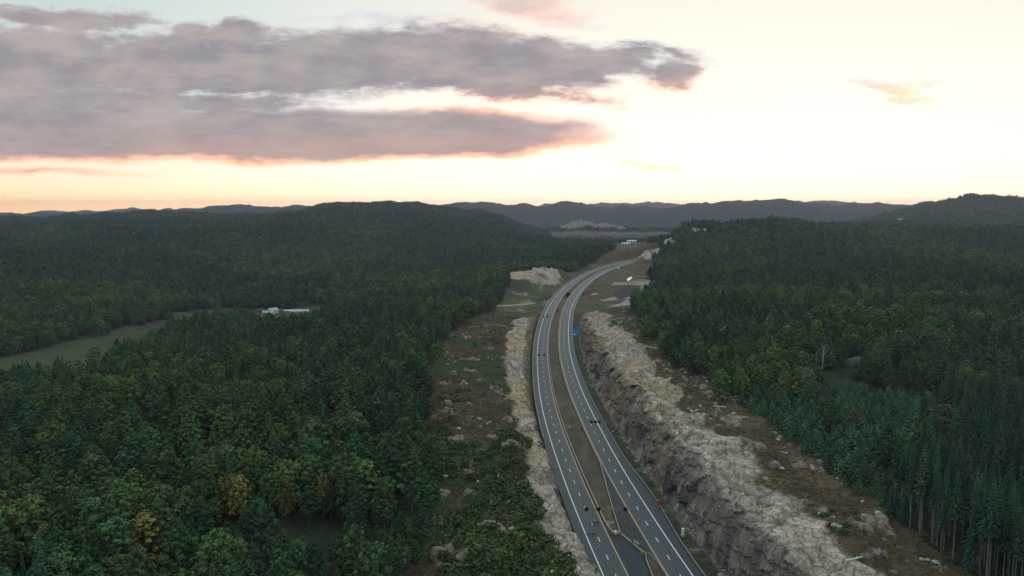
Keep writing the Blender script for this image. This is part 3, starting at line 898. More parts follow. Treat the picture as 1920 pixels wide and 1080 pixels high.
# median: soil strip, its tapering tip, and the next island
def isl(name, Ys, Lx, Rx, rise, lab):
    """raised soil strip with a rounded back"""
    n = len(Ys); c = 7; V_ = np.zeros((n, c + 2, 3)); C = np.zeros((n, c + 2, 3))
    zz = zroad(Ys)
    for j in range(c + 2):
        t = np.clip((j - 1) / (c - 1), 0, 1)
        x = Lx * (1 - t) + Rx * t
        V_[:, j, 0] = x; V_[:, j, 1] = Ys
        V_[:, j, 2] = zz - (.4 if j in (0, c + 1) else 0) + (0 if j in (0, c + 1) else rise + .02 + .25 * math.sin(math.pi * t) * (Rx - Lx > 3) + fbm(x / 1.5, Ys / 1.5, 201, 3) * .2)
        nn = fbm(x / 2.5, Ys / 7, 205, 3) * 2
        col_ = np.array((.105, .085, .068))[None] + (np.array((.058, .056, .036)) - np.array((.105, .085, .068)))[None] * np.clip(.5 + nn, 0, 1)[:, None]
        C[:, j] = col_
    add('median', mesh('median', V_.reshape(-1, 3), gridfaces(n, c + 2), [M_MED], C.reshape(-1, 3)), kind='structure', label=lab)


Ym = np.concatenate([np.arange(228, 232, .5), np.arange(232, 797, 2.0)])
lx = PL.at(Ym, 4.1)[0]; rx = PR.at(Ym, -4.3)[0]
tipr = np.interp(Ym, [228, 298, 330], [35.2, 36.6, 38]); rx = np.where(Ym < 298, np.minimum(tipr, rx), rx)
rnd = np.sqrt(np.clip((Ym - 227.5) / 4, 0, 1)); mc = (lx + rx) / 2; lx = mc + (lx - mc) * rnd; rx = mc + (rx - mc) * rnd
isl('median', Ym, lx, rx, .12, 'grassy gravel median between the carriageways')
Ym2 = np.arange(848, 1636, 3.0)
isl('median', Ym2, PL.at(Ym2, 4.1)[0], PR.at(Ym2, -4.3)[0], .08, 'narrow median beyond the bridge')
Yi = np.concatenate([np.arange(60, 210, 3.0), np.arange(210, 214.6, .5)])
il = np.interp(Yi, [60, 120, 160, 200, 214.5], [46, 42, 40.8, 40.2, 40.5]); ir = PR.at(Yi, -4.3)[0]
rnd = np.sqrt(np.clip((214.7 - Yi) / 3, 0, 1)); mc = (il + ir) / 2; il2 = mc + (il - mc) * rnd; ir2 = mc + (ir - mc) * rnd
isl('median', Yi, il2, ir2, .12, 'start of the next grassy median island')
# bridge: parapets over the gap and the abutments under the decks
br = MB()
for P, o1, o2 in ((PL, -7.0, 4.4), (PR, -4.6, 7.2)):
    for Yb in (797, 848):
        a = P.at(Yb, o1); c = P.at(Yb, o2)
        br.box(((a[0] + c[0]) / 2, (a[1] + c[1]) / 2, zroad(Yb) - 3.9), (abs(c[0] - a[0]) + .4, 1.2, 5.2), math.atan2(c[1] - a[1], c[0] - a[0]))
# wing wall seen on the right
g0 = PR.at(806, 7.6); g1 = PR.at(800, 20)
br.raw([(g0[0], g0[1], 9.2), (g1[0] + 4, g1[1] - 6, 5.2), (g1[0] + 4, g1[1] - 6, 1.5), (g0[0], g0[1], 1.5), (g0[0] - .2, g0[1] + .8, 9.2), (g1[0] + 3.8, g1[1] - 5.2, 5.2), (g1[0] + 3.8, g1[1] - 5.2, 1.5), (g0[0] - .2, g0[1] + .8, 1.5)],
       [(0, 1, 2, 3), (7, 6, 5, 4), (0, 4, 5, 1), (1, 5, 6, 2), (3, 2, 6, 7), (0, 3, 7, 4)])
add('bridge_abutment', br.mesh('bridge_abutment', [M_CONC]), kind='structure', label='concrete abutments of the bridge over the side road')

# crash barriers
def rail(P_pts, lab, m_=None, post=True, grp='steel crash barriers along the motorway'):
    pts = np.array(P_pts, float)
    t = empty('crash_barrier', pts[0], 0, label=lab, category='crash barrier', group=grp)
    prof = [(-.05, .42), (.07, .48), (.07, .58), (-.02, .63), (.07, .68), (.07, .78), (-.05, .84)]
    d = np.gradient(pts[:, :2], axis=0); d /= np.linalg.norm(d, axis=1)[:, None]
    nrm = np.stack([d[:, 1], -d[:, 0]], 1)
    V_ = np.zeros((len(pts), len(prof) * 2, 3))
    for j, (o, h_) in enumerate(prof):
        V_[:, j, :2] = pts[:, :2] + nrm * (o + .03); V_[:, j, 2] = pts[:, 2] + h_
        V_[:, -1 - j, :2] = pts[:, :2] + nrm * (o - .04); V_[:, -1 - j, 2] = pts[:, 2] + h_
    V_ = np.concatenate([V_, V_[:, :1]], 1)
    b_ = np.array(pts[0]); V_ = V_ - b_
    add('rail', mesh('rail', V_.reshape(-1, 3), gridfaces(len(pts), V_.shape[1]), [m_ or M_STEEL]), t)
    L = np.concatenate([[0], np.cumsum(np.linalg.norm(np.diff(pts[:, :2], axis=0), axis=1))])
    ss = np.arange(1, L[-1], 4.0); mb = MB()
    if len(ss) <= 100:
        pm = MB().box((0, 0, .32), (.10, .07, .72)).mesh('post', [M_STEEL])
        for s_ in ss: add('post', pm, t).location = [np.interp(s_, L, pts[:, i]) - b_[i] for i in range(3)]
        return t
    for s_ in ss:
        q_ = [np.interp(s_, L, pts[:, i]) - b_[i] for i in range(3)]
        mb.box((q_[0], q_[1], q_[2] + .32), (.10, .07, .72))
    p_ = add('post', mb.mesh('post', [M_STEEL]), t)
    if len(ss) > 100: p_['kind'] = 'stuff'
    return t


def pr(P, off, Ys):
    Ys = np.asarray(Ys, float); o = off(Ys) if callable(off) else off
    x, y = P.at(Ys, o); return np.stack([x, y, zroad(Ys)], -1)


rail(pr(PL, -6.7, np.arange(322, 1600, 5.)), 'long crash barrier on the outer edge of the left carriageway', M_STEELW)
left_med = pr(PL, 4.5, np.arange(1600, 232, -5.)); tipc = np.array([[32.6, 229.6, 0], [33.4, 228.2, 0], [34.4, 228.0, 0], [35.1, 228.8, 0]]); tipc[:, 2] = zroad(228)
rail(np.concatenate([left_med, tipc[:3]]), 'long crash barrier along the left edge of the median', M_STEELW)
rtip = np.array([[x, y, zroad(y)] for x, y in ((34.6, 228.0), (35.25, 229.5), (35.4, 250), (35.9, 275), (36.3, 292))])
rail(np.concatenate([rtip, pr(PR, -4.5, np.arange(304, 1600, 5.))]), 'long crash barrier along the right edge of the median', M_STEELW)
rail(pr(PR, lambda Y: 6.4 + bul(Y), np.arange(60, 1600, 5.)), 'long crash barrier on the outer edge of the right carriageway')
nxt = [(PR.at(60, -4.5)[0], 60.)] + [(PR.at(y, -4.5)[0], y) for y in np.arange(80, 210, 8.)] + [(42.6, 213), (41.8, 214.6), (40.9, 214.2), (40.4, 210)] + [(np.interp(y, [60, 120, 160, 210], [46.2, 42.2, 41, 40.3]), y) for y in np.arange(204, 60, -8.)]
rail([(x, y, zroad(y)) for x, y in nxt], 'crash barrier wrapped round the next median island')

# ------------------------------------------------------------------ things on and beside the road
def spot(px, py, h=0.0, off_ground=None):
    """plan position where the photo point lies at height h over the road"""
    v = (540 - py) / FP; y = math.cos(PITCH) + v * math.sin(PITCH); z = -math.sin(PITCH) + v * math.cos(PITCH)
    Y = 300.0
    for _ in range(60): Y = .5 * Y + .5 * (float(zroad(Y)) + h - HC) / z * y
    return (px - 960) / FP / y * Y, Y


def gantry(x0, x1, Y, posts, signs, lab, h=6.4):
    z0 = float(zroad(Y))
    t = empty('sign_gantry', ((x0 + x1) / 2, Y, z0), 0, label=lab, category='sign gantry', group='lane signal gantries over the motorway')
    cx = (x0 + x1) / 2
    mb = MB()
    for dz in (0, .7):
        mb.tube((x0 - cx, 0, h + dz), (x1 - cx, 0, h + dz), .09, n=6)
    k_ = x0
    while k_ < x1 - .5:
        mb.tube((k_ - cx, 0, h), (min(k_ + .8, x1) - cx, 0, h + .7), .05, n=5); k_ += .8
    add('beam', mb.mesh('beam', [mat('dull zinc', (.20, .22, .24), .6, .3)]), t)
    for p_ in posts:
        add('post', MB().tube((p_ - cx, 0, -.4), (p_ - cx, 0, h + .9), .19, .13, 10).box((p_ - cx, 0, .15), (.9, .9, .4)).mesh('post', [M_STEEL]), t)
    for s_ in signs:
        o = add('lane_signal', MB().box((0, 0, 0), (1.25, .25, 1.25)).box((0, -.16, 0), (1.1, .06, 1.1)).mesh('lane_signal', [M_BLACK]), t)
        o.location = (s_ - cx, -.30, h + .35)
    return t


def gantry_at(pxs, py, x_lo, x_hi, post, lab):
    ps = [spot(p_, py, 6.75) for p_ in pxs]; Y = ps[0][1]
    lo, hi, po = (spot(p_, py, 6.75)[0] for p_ in (x_lo, x_hi, post))
    gantry(lo, hi, Y, [po], [p_[0] for p_ in ps], lab)


gantry_at((1099.6, 1121.8, 1172), 954, 1096, 1191, 1145, 'nearest sign gantry, reaching over both carriageways beside the crossover')
gantry_at((1108.7, 1116.3, 1123.8), 790.7, 1104, 1137, 1137, 'sign gantry with three dark signals over the right carriageway')
gantry_at((1010.2, 1020.6), 665.5, 1000.5, 1022.5, 1000.5, 'sign gantry over the left carriageway, level with the blue sign')
gantry_at((1019.2, 1027), 593.9, 1009, 1029, 1009, 'farthest sign gantry over the left carriageway before the bridge')

# blue direction sign
x_, y_ = spot(1081, 622, 6.0)
t = empty('direction_sign', (x_, y_, float(zroad(y_)) - .8), 0, label='large blue direction sign beside the right carriageway', category='road sign')
for dx in (-1.7, 1.7): add('post', MB().tube((dx, .15, -1), (dx, .15, 8.6), .10, n=8).mesh('post', [M_STEEL]), t)
M_BLUE = mat('blue sign face', (.012, .30, .55), .35, noise=(.6, .15)); M_SIGNW = mat('white sign face', (.75, .77, .78), .4)
add('panel', MB().box((0, 0, 6.4), (5.2, .10, 4.8)).mesh('panel', [M_BLUE]), t)
add('symbol_panel', MB().box((-1.55, -.08, 4.85), (1.5, .04, 1.3)).mesh('symbol_panel', [M_SIGNW]), t)
add('symbol_panel', MB().box((.6, -.08, 6.9), (2.6, .04, .28)).box((.3, -.08, 6.1), (2.0, .04, .24)).mesh('symbol_panel', [mat('pale blue sign face', (.10, .42, .62), .4)]), t)

M_RED = mat('red plastic', (.50, .03, .02), .45); M_ORANGE = mat('orange plastic', (.75, .22, .04), .5); M_YEL = mat('yellow plastic', (.62, .46, .08), .5); M_GLASS = mat('dark glass', (.015, .018, .022), .12, spec=.6)
M_PINK = mat('faded red plastic', (.70, .25, .25), .5)


def roadz(x, y): return float(zroad(y))


def phone_box(px, py, lab, m_, h=2.2):
    x, y = spot(px, py, h / 2)
    t = empty('emergency_cabinet', (x, y, roadz(x, y) - .3), 0, label=lab, category='cabinet', group='roadside cabinets')
    add('body', MB().box((0, 0, .3 + h / 2), (.8, .6, h)).box((0, 0, .3 + h + .06), (.95, .75, .12)).mesh('body', [m_]), t)
    add('door', MB().box((0, -.33, .3 + h / 2), (.55, .05, h * .8)).mesh('door', [m_]), t)
    add('plinth', MB().box((0, 0, 0), (1.2, .9, .7)).mesh('plinth', [M_CONC]), t)


phone_box(1235.6, 944.4, 'red cabinet by the bulge of the right crash barrier', M_RED)
phone_box(1149.4, 803.7, 'red cabinet on the right verge near the three signal gantry', M_RED, 1.9)
phone_box(1089, 803, 'small red cabinet in the median', M_RED, 1.5)
phone_box(1280.4, 997, 'white cabinet on the right verge below the rock wall', M_SIGNW, 2.0)
phone_box(1068.5, 803, 'grey cabinet in the median left of the red one', M_STEEL, 1.2)
phone_box(990.7, 675, 'pale cabinet on the bright green left verge', M_SIGNW, 2.0)
phone_box(1154, 999, 'white box at the rounded tip of the median', M_SIGNW, 1.0)


def cone(px, py, lab, m_=M_ORANGE, h=.95):
    x, y = spot(px, py, h / 2)
    t = empty('traffic_cone', (x, y, roadz(x, y)), 0, label=lab, category='traffic cone', group='cones around the crossover')
    add('cone', MB().tube((0, 0, .06), (0, 0, h), .26, .05, 12).mesh('cone', [m_]), t)
    add('base', MB().box((0, 0, .03), (.66, .66, .06)).mesh('base', [M_BLACK]), t)
    add('stripe', MB().tube((0, 0, .42), (0, 0, .60), .185, .145, 12).mesh('stripe', [M_WHITE]), t)


cone(1171, 977.8, 'orange cone on the dark crossover asphalt', h=1.3)
cone(1197.8, 974.4, 'orange cone just right of the yellow line')
cone(1220, 976, 'orange cone beside the white edge line of the right carriageway')
cone(1121.8, 1025.6, 'pinkish cone on the lane of the left carriageway', M_PINK)

# striped marker boards standing in a row on the median tip
for i, py_ in enumerate((952, 957, 962, 967, 972)):
    x, y = spot(1140.2 + i * .3, py_, .6)
    t = empty('marker_board', (x, y, roadz(x, y) + .15), 0, label='yellow board in the row of %s on the median tip' % ('marker boards'), category='marker board', group='yellow marker boards on the median tip')
    add('board', MB().box((0, 0, .75), (.9, .08, .55)).mesh('board', [M_YEL]), t)
    for sx in (-.22, .22): add('stripe', MB().box((sx, -.05, .75), (.13, .03, .55)).mesh('stripe', [M_BLACK]), t)
    add('foot', MB().box((0, 0, .05), (.7, .5, .1)).box((0, 0, .28), (.08, .06, .42)).mesh('foot', [M_DARKM]), t)
for i, (px, py_) in enumerate(((1140, 979), (1140.5, 984), (1148.5, 980))):
    x, y = spot(px, py_, .5)
    t = empty('concrete_block', (x, y, roadz(x, y) + .12), .3 * i, label=('grey block behind the yellow boards', 'grey block nearest the median tip', 'grey block beside the right median barrier')[i], category='block', group='grey blocks on the median tip')
    add('block', MB().box((0, 0, .35), (1.2, .8, .7), taper=.7).mesh('block', [M_CONC]), t)
    add('lifting_eye', MB().tube((-.1, 0, .7), (0, 0, .85), .02, n=6).tube((0, 0, .85), (.1, 0, .7), .02, n=6).mesh('lifting_eye', [M_DARKM]), t)

# low lane closing booms on the left carriageway
for px, py_, lab, dx in ((1114.5, 979.5, 'lane closing boom with yellow lamps beside the median', 0), (1107.5, 1001.5, 'lane closing boom reaching in from the left shoulder', 1)):
    x, y = spot(px, py_, .4)
    t = empty('lane_boom', (x, y, roadz(x, y)), 0, label=lab, category='boom', group='lane closing booms')
    add('boom', MB().box((0, 0, .55), (2.9, .16, .30)).mesh('boom', [M_DARKM]), t)
    for sx in (-1.2, 1.2): add('leg', MB().box((sx, 0, .2), (.10, .8, .42)).mesh('leg', [M_DARKM]), t)
    for sx in ((-.9, .0, .7) if dx == 0 else (1.0,)): add('lamp', MB().box((sx, -.02, .95), (.34, .2, .5)).mesh('lamp', [mat('dull yellow plastic', (.42, .27, .08), .5)]), t)

# yellow gate between the two median islands, in two leaves
ga = np.array((35.3, 228.3)); gb = np.array((40.7, 214.6))
for i, (f0, f1, lab) in enumerate(((.03, .47, 'upper leaf of the yellow barrier across the crossover'), (.53, .97, 'lower leaf of the yellow barrier across the crossover'))):
    a = ga + (gb - ga) * f0; c = ga + (gb - ga) * f1; m_ = (a + c) / 2; L = np.linalg.norm(c - a); rz = math.atan2(*(c - a)[::-1])
    t = empty('barrier_gate', (m_[0], m_[1], roadz(0, m_[1])), rz, label=lab, category='barrier', group='yellow barrier leaves across the crossover')
    add('beam', MB().box((0, 0, .74), (L, .12, .20)).mesh('beam', [M_YEL]), t)
    add('lower_beam', MB().box((0, 0, .34), (L, .10, .16)).mesh('lower_beam', [M_STEEL]), t)
    for sx in (-L / 2 + .2, L / 2 - .2): add('post', MB().box((sx, 0, .4), (.18, .22, .86)).mesh('post', [M_STEEL]), t)
x, y = spot(1193.5, 1018.5, .2)
t = empty('equipment_crate', (x, y, roadz(x, y)), math.atan2(gb[1] - ga[1], gb[0] - ga[0]), label='low grey crate lying behind the yellow barrier', category='crate')
add('box', MB().box((0, 0, .22), (3.2, .9, .40)).mesh('box', [mat('grey box', (.12, .12, .12), .7)]), t)
add('lid', MB().box((0, 0, .46), (3.3, 1.0, .07)).mesh('lid', [mat('grey lid', (.17, .17, .165), .7)]), t)
x, y = spot(1206, 1038, .6)
t = empty('chevron_sign', (x, y, roadz(x, y)), 0, label='yellow chevron board left of the next median island', category='road sign')
add('panel', MB().box((0, 0, .95), (1.3, .07, .8)).mesh('panel', [M_YEL]), t)
for dx in (-.5, 0): add('stripe', MB().raw([(dx, -.05, .6), (dx + .25, -.05, .6), (dx + .5, -.05, .95), (dx + .25, -.05, 1.3), (dx, -.05, 1.3), (dx + .25, -.05, .95)], [(0, 1, 2, 3, 4, 5)]).mesh('stripe', [M_BLACK]), t)
add('post', MB().box((0, .06, .5), (.08, .08, 1.0)).mesh('post', [M_STEEL]), t)
x, y = spot(1046, 583, 2.2)
t = empty('matrix_sign', (x, y, roadz(x, y)), 0, label='small dark roadside sign in the narrow median before the bridge', category='road sign')
add('panel', MB().box((0, 0, 2.6), (1.8, .2, 1.8)).mesh('panel', [M_BLACK]), t)
add('post', MB().tube((0, .1, -.2), (0, .1, 2.0), .08, n=8).mesh('post', [M_STEEL]), t)
x, y = spot(1079.5, 584, 1.8)
t = empty('matrix_sign', (x, y, roadz(x, y) - .4), 0, label='small dark sign on the right verge before the bridge', category='road sign')
add('panel', MB().box((0, 0, 2.6), (1.5, .2, 1.2)).mesh('panel', [M_BLACK]), t)
add('post', MB().tube((0, .1, -.2), (0, .1, 2.2), .08, n=8).mesh('post', [M_STEEL]), t)


# vehicles
def vehicle(name, x, y, rz, L, Wd, H, body_m, lab, cat, van=False, **kw):
    t = empty(name, (x, y, kw.get('z', roadz(x, y)) + .02), rz, label=lab, category=cat)
    h0 = .28
    if van: prof = [(-L / 2, h0), (-L / 2, H * .96), (-L / 2 + .15, H), (L / 2 - 1.35, H), (L / 2 - .75, H * .62), (L / 2 - .1, H * .52), (L / 2, H * .35), (L / 2, h0)]
    else: prof = [(-L / 2, h0), (-L / 2, H * .60), (-L / 2 + .35, H * .66), (-L / 2 + .95, H * .98), (L / 2 - 1.9, H), (L / 2 - 1.15, H * .66), (L / 2 - .15, H * .56), (L / 2, H * .40), (L / 2, h0)]
    body = add('body', MB().prism(prof, -Wd / 2, Wd / 2).mesh('body', [body_m]), t)
    bv = body.modifiers.new('bevel', 'BEVEL'); bv.width = .07; bv.segments = 2
    wx0, wx1 = ((L / 2 - 1.9, L / 2 - .95) if van else (-L / 2 + 1.0, L / 2 - 1.5))
    for s_ in (-1, 1):
        add('window', MB().raw([(wx0, s_ * (Wd / 2 + .012), H * .66), (wx1, s_ * (Wd / 2 + .012), H * .66), (wx1 - .4, s_ * (Wd / 2 + .012), H * .92), (wx0 + .1, s_ * (Wd / 2 + .012), H * .92)], [(0, 1, 2, 3)]).mesh('window', [M_GLASS]), t)
    a_, c_ = (prof[3], prof[4]) if van else (prof[4], prof[5])
    d_ = Vector((c_[0] - a_[0], 0, c_[1] - a_[1])); nn = Vector((-d_.z, 0, d_.x)).normalized() * .015
    if nn.z < 0: nn = -nn
    p0 = Vector((a_[0], 0, a_[1])) + d_ * .12 + nn; p1 = Vector((a_[0], 0, a_[1])) + d_ * .88 + nn
    add('windscreen', MB().raw([(p0.x, -Wd * .42, p0.z), (p0.x, Wd * .42, p0.z), (p1.x, Wd * .46, p1.z), (p1.x, -Wd * .46, p1.z)], [(0, 1, 2, 3)]).mesh('windscreen', [M_GLASS]), t)
    for sx in (-L / 2 + .95, L / 2 - .95):
        for s_ in (-1, 1):
            w_ = add('wheel', MB().tube((0, -.11, 0), (0, .11, 0), .34, n=16).mesh('wheel', [M_BLACK]), t); w_.location = (sx, s_ * (Wd / 2 - .10), .34)
            r_ = add('rim', MB().tube((0, -.125, 0), (0, .125, 0), .20, n=12).mesh('rim', [M_STEEL]), w_)
    lamp_m = mat('headlamp', (.8, .8, .8), .3, emit=((.75, .85, 1.0), kw.get('lit', 0.0))) if kw.get('lit') else mat('lamp glass', (.5, .5, .5), .2)
    for s_ in (-1, 1):
        add('headlight', MB().box((L / 2 + .01, s_ * Wd * .36, H * .40), (.06, .34, .20)).mesh('headlight', [lamp_m]), t)
    return t


x, y = spot(1163.5, 497.5, 1.0)
x = float(PR.at(y, -1.8)[0]); gsl = float(np.interp(y, YD, np.gradient(XRD, YD)))
vehicle('delivery_van', x, y, math.atan2(-1, -gsl), 6.4, 2.2, 2.7, mat('blue paint', (.05, .10, .42), .35, .2, noise=(1, .1)), 'blue van with lit headlights coming round the far bend', 'van', van=True, lit=6.0)
x2, y2 = float(PR.at(y - 26, -1.6)[0]), y - 26
vehicle('parked_car', x2, y2, math.atan2(-1, -gsl), 4.5, 1.85, 1.5, mat('black paint', (.012, .012, .016), .3, .2), 'black car driving just ahead of the blue van', 'car')
x3, y3 = spot(1176, 502, .8)
x3 = float(PR.at(y3, 12)[0])
vehicle('parked_car', x3, y3, 1.1, 4.4, 1.85, 1.5, mat('white paint', (.75, .76, .78), .3), 'white car parked on the grass right of the far bend', 'car', z=float(gz(x3, y3)[0]))


# buildings
def house(x, y, rz, L, D, H, rh, wall, roof, lab, cat='house', grp=None, nwin=3, z=None, name='house'):
    z0 = float(min(gz(x + a, y + c)[0] for a in (-D / 2, D / 2) for c in (-D / 2, D / 2))) if z is None else z
    t = empty(name, (x, y, z0), rz, label=lab, category=cat)
    if grp: t['group'] = grp
    add('wall', MB().box((0, 0, H / 2 - .75), (L, D, H + 1.5)).raw([(-L / 2, -D / 2, H), (-L / 2, D / 2, H), (-L / 2, 0, H + rh - .1), (L / 2, -D / 2, H), (L / 2, D / 2, H), (L / 2, 0, H + rh - .1)], [(0, 1, 2), (3, 5, 4)]).mesh('wall', [wall]), t)
    e = .5
    s_ = rh / (D / 2); ez = H - e * s_
    r_ = add('roof', MB().prism([(0, 0)] * 0 + [(-D / 2 - e, ez), (0, H + rh), (D / 2 + e, ez), (D / 2 + e, ez + .25), (0, H + rh + .28), (-D / 2 - e, ez + .25)], -L / 2 - e, L / 2 + e).mesh('roof', [roof]), t)
    r_.rotation_euler = (0, 0, R(90))
    if cat == 'house': add('chimney', MB().box((L * .2, 0, H + rh + .3), (.7, .7, 1.6)).mesh('chimney', [M_CONC]), r_).rotation_euler = (0, 0, R(-90))
    for i in range(nwin):
        xx = -L / 2 + L * (i + .5) / nwin
        for s2 in (-1, 1):
            if i == nwin // 2 and s2 == -1:
                add('door', MB().box((xx, s2 * (D / 2 + .03), 1.05), (1.0, .08, 2.1)).mesh('door', [M_DARKM]), t)
            else:
                w_ = add('window', MB().box((xx, s2 * (D / 2 + .03), H * .58), (1.3, .08, 1.3)).mesh('window', [M_GLASS]), t)
                add('frame', MB().box((xx, s2 * (D / 2 + .02), H * .58 - .70), (1.5, .12, .1)).box((xx, s2 * (D / 2 + .02), H * .58 + .70), (1.5, .12, .1)).box((xx - .7, s2 * (D / 2 + .02), H * .58), (.1, .12, 1.3)).box((xx + .7, s2 * (D / 2 + .02), H * .58), (.1, .12, 1.3)).mesh('frame', [M_WHITE]), w_)
    return t


M_WW = mat('white painted boards', (.78, .79, .80), .7, noise=(.3, .06)); M_RW = mat('red painted boards', (.20, .05, .035), .8, noise=(.3, .1)); M_YW = mat('ochre painted boards', (.50, .34, .12), .8, noise=(.3, .1))
M_TILE = mat('dark roof tiles', (.055, .05, .052), .8, noise=(.8, .2)); M_TILE2 = mat('grey roof sheets', (.34, .36, .37), .5, noise=(.3, .1)); M_ALU = mat('pale metal cladding', (.62, .64, .66), .5, .1, noise=(.1, .1)); M_FOIL = mat('milky plastic film', (.42, .45, .46), .35, noise=(.3, .1))


VG = 'farm buildings in the left valley'
for px, py, rz, L, D, H, rh, wl, rf, lab in (
        (488, 576, .4, 9, 7, 3.6, 2.2, M_RW, M_TILE, 'dark red farmhouse leftmost in the valley'),
        (511, 572.5, .9, 11, 8, 4.6, 2.6, M_WW, M_TILE2, 'tall white farmhouse with a pale roof in the valley'),
        (503, 577, -.1, 13, 6, 2.8, 1.6, M_WW, M_TILE2, 'long low white shed in front of the white farmhouse'),
        (524, 565.5, .2, 8, 7, 3.2, 2.0, M_YW, M_TILE, 'ochre cottage between the farmhouse and the polytunnels'),
        (572, 564, .3, 11, 7, 3.2, 2.0, M_RW, M_TILE, 'dark red barn behind the polytunnels')):
    X_0, Y_0 = ground_at(px, py, -9)
    house(X_0, Y_0, rz, L, D, H, rh, wl, rf, lab, 'house' if wl is not M_RW or L < 10 else 'barn', VG)
for px, py, L, rz, lab in ((549, 564.5, 40, .12, 'long curved white polytunnel on the valley farm'), (556, 568, 16, .1, 'short polytunnel in front of the long one')):
    X_0, Y_0 = ground_at(px, py, -9)
    z0 = float(gz(X_0, Y_0)[0]) + .2
    t = empty('polytunnel', (X_0, Y_0, z0), rz, label=lab, category='polytunnel', group='white polytunnels on the farm')
    arc = [(4 * math.cos(a), 3.2 * math.sin(a)) for a in np.linspace(0, math.pi, 11)] + [(-4, -1.5), (4, -1.5)]
    c_ = add('cover', MB().prism(arc, -L / 2, L / 2).mesh('cover', [M_FOIL]), t); c_.rotation_euler = (0, 0, R(90))
    add('door', MB().box((L / 2 + .05, 0, 1.1), (.1, 2.2, 2.2)).mesh('door', [M_STEEL]), t)


def hall(px, py, z0, L, D, H, rz, lab):
    X_0, Y_0 = ground_at(px, py, z0)
    t = empty('industrial_hall', (X_0, Y_0, float(gz(X_0, Y_0)[0])), rz, label=lab, category='hall', group='pale halls beyond the bend')
    add('wall', MB().box((0, 0, H / 2 - 1), (L, D, H + 2)).mesh('wall', [M_ALU]), t)
    add('roof', MB().prism([(-D / 2 - .4, H), (0, H + 1.4), (D / 2 + .4, H), (D / 2 + .4, H + .3), (0, H + 1.7), (-D / 2 - .4, H + .3)], -L / 2 - .4, L / 2 + .4).mesh('roof', [M_WW]), t).rotation_euler = (0, 0, R(90))
    for i in range(3): add('door', MB().box((-L / 3 + i * L / 3, -D / 2 - .04, 2), (3.6, .1, 4)).mesh('door', [M_DARKM]), t)


hall(1173, 461, 10, 20, 16, 6, .05, 'long white hall in front of the plain')
hall(1184, 459, 10, 26, 14, 5, -.1, 'white hall with a low roof, right of the long hall')
hall(1089, 457.5, 8, 14, 10, 4, .1, 'small pale hall at the left end of the plain')
hall(1002, 482, -2, 24, 12, 4, .0, 'low pale shed in the valley left of the motorway')
X_0, Y_0 = 1683 - 960, 0
Yh = 3020.0; Xh = (1683 - 960) / FP * Yh
house(Xh, Yh, .2, 16, 9, 6, 3, M_WW, M_TILE2, 'lone white house high on the far right hill', z=float(gz(Xh, Yh)[0]) + 5)

# pond that mirrors the sky by the gravel yard
pw = []
for i in range(28):
    a = 2 * math.pi * i / 28
    l_, w_ = 30 * math.cos(a), (2.6 + .5 * math.sin(3 * a)) * math.sin(a)
    dx, dy = .24, .97
    pw.append((161.5 + dx * l_ + dy * w_, 1000 + dy * l_ - dx * w_, PONDZ + .25))
M_WATER = bpy.data.materials.new('still water'); M_WATER.use_nodes = True
bs = M_WATER.node_tree.nodes['Principled BSDF']; bs.inputs['Base Color'].default_value = (.02, .03, .03, 1); bs.inputs['Roughness'].default_value = .04; bs.inputs['IOR'].default_value = 1.33; bs.inputs['Specular IOR Level'].default_value = .8
q = NB(M_WATER.node_tree); bp = q.n('ShaderNodeBump'); bp.inputs['Strength'].default_value = .04
g = q.n('ShaderNodeNewGeometry'); M_WATER.node_tree.links.new(q.noise(g.outputs['Position'], 1.2, 3), bp.inputs['Height']); M_WATER.node_tree.links.new(bp.outputs[0], bs.inputs['Normal'])
add('water', mesh('water', pw, [tuple(range(28))], [M_WATER]), kind='structure', label='narrow pond beside the gravel yard, bright with sky')

# ------------------------------------------------------------------ trees
def foliage_mat(name, c0, c1, c2):
    """leaves: three tones, by tree, by clump and by stretch of wood"""
    m_ = bpy.data.materials.new(name); m_.use_nodes = True
    t = m_.node_tree; q = NB(t); bs = t.nodes['Principled BSDF']
    bs.inputs['Roughness'].default_value = .85; bs.inputs['Specular IOR Level'].default_value = .08
    at = q.n('ShaderNodeVertexColor', layer_name='Col'); sp = q.n('ShaderNodeSeparateColor'); t.links.new(at.outputs['Color'], sp.inputs[0])
    oi = q.n('ShaderNodeObjectInfo'); g = q.n('ShaderNodeNewGeometry')
    reg = q.noise(g.outputs['Position'], .010, 3, .5)
    f_ = q.m('ADD', q.m('MULTIPLY', oi.outputs['Random'], .65), q.m('MULTIPLY', q.m('SUBTRACT', reg, .38), 1.8), clamp=True)
    c = q.mix(q.step(f_, .0, .95), c0, c1)
    rare = q.m('FRACT', q.m('MULTIPLY', oi.outputs['Random'], 17.31))
    c = q.mix(q.m('MULTIPLY', q.step(rare, .86, 1.0), .8), c, c2)
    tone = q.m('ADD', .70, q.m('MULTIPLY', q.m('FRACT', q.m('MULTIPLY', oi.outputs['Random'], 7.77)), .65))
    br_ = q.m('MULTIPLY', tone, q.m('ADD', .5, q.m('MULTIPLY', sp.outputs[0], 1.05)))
    vm = q.n('ShaderNodeVectorMath', operation='SCALE'); t.links.new(c, vm.inputs[0]); q.put(vm.inputs['Scale'], br_)
    t.links.new(vm.outputs[0], bs.inputs['Base Color'])
    return m_


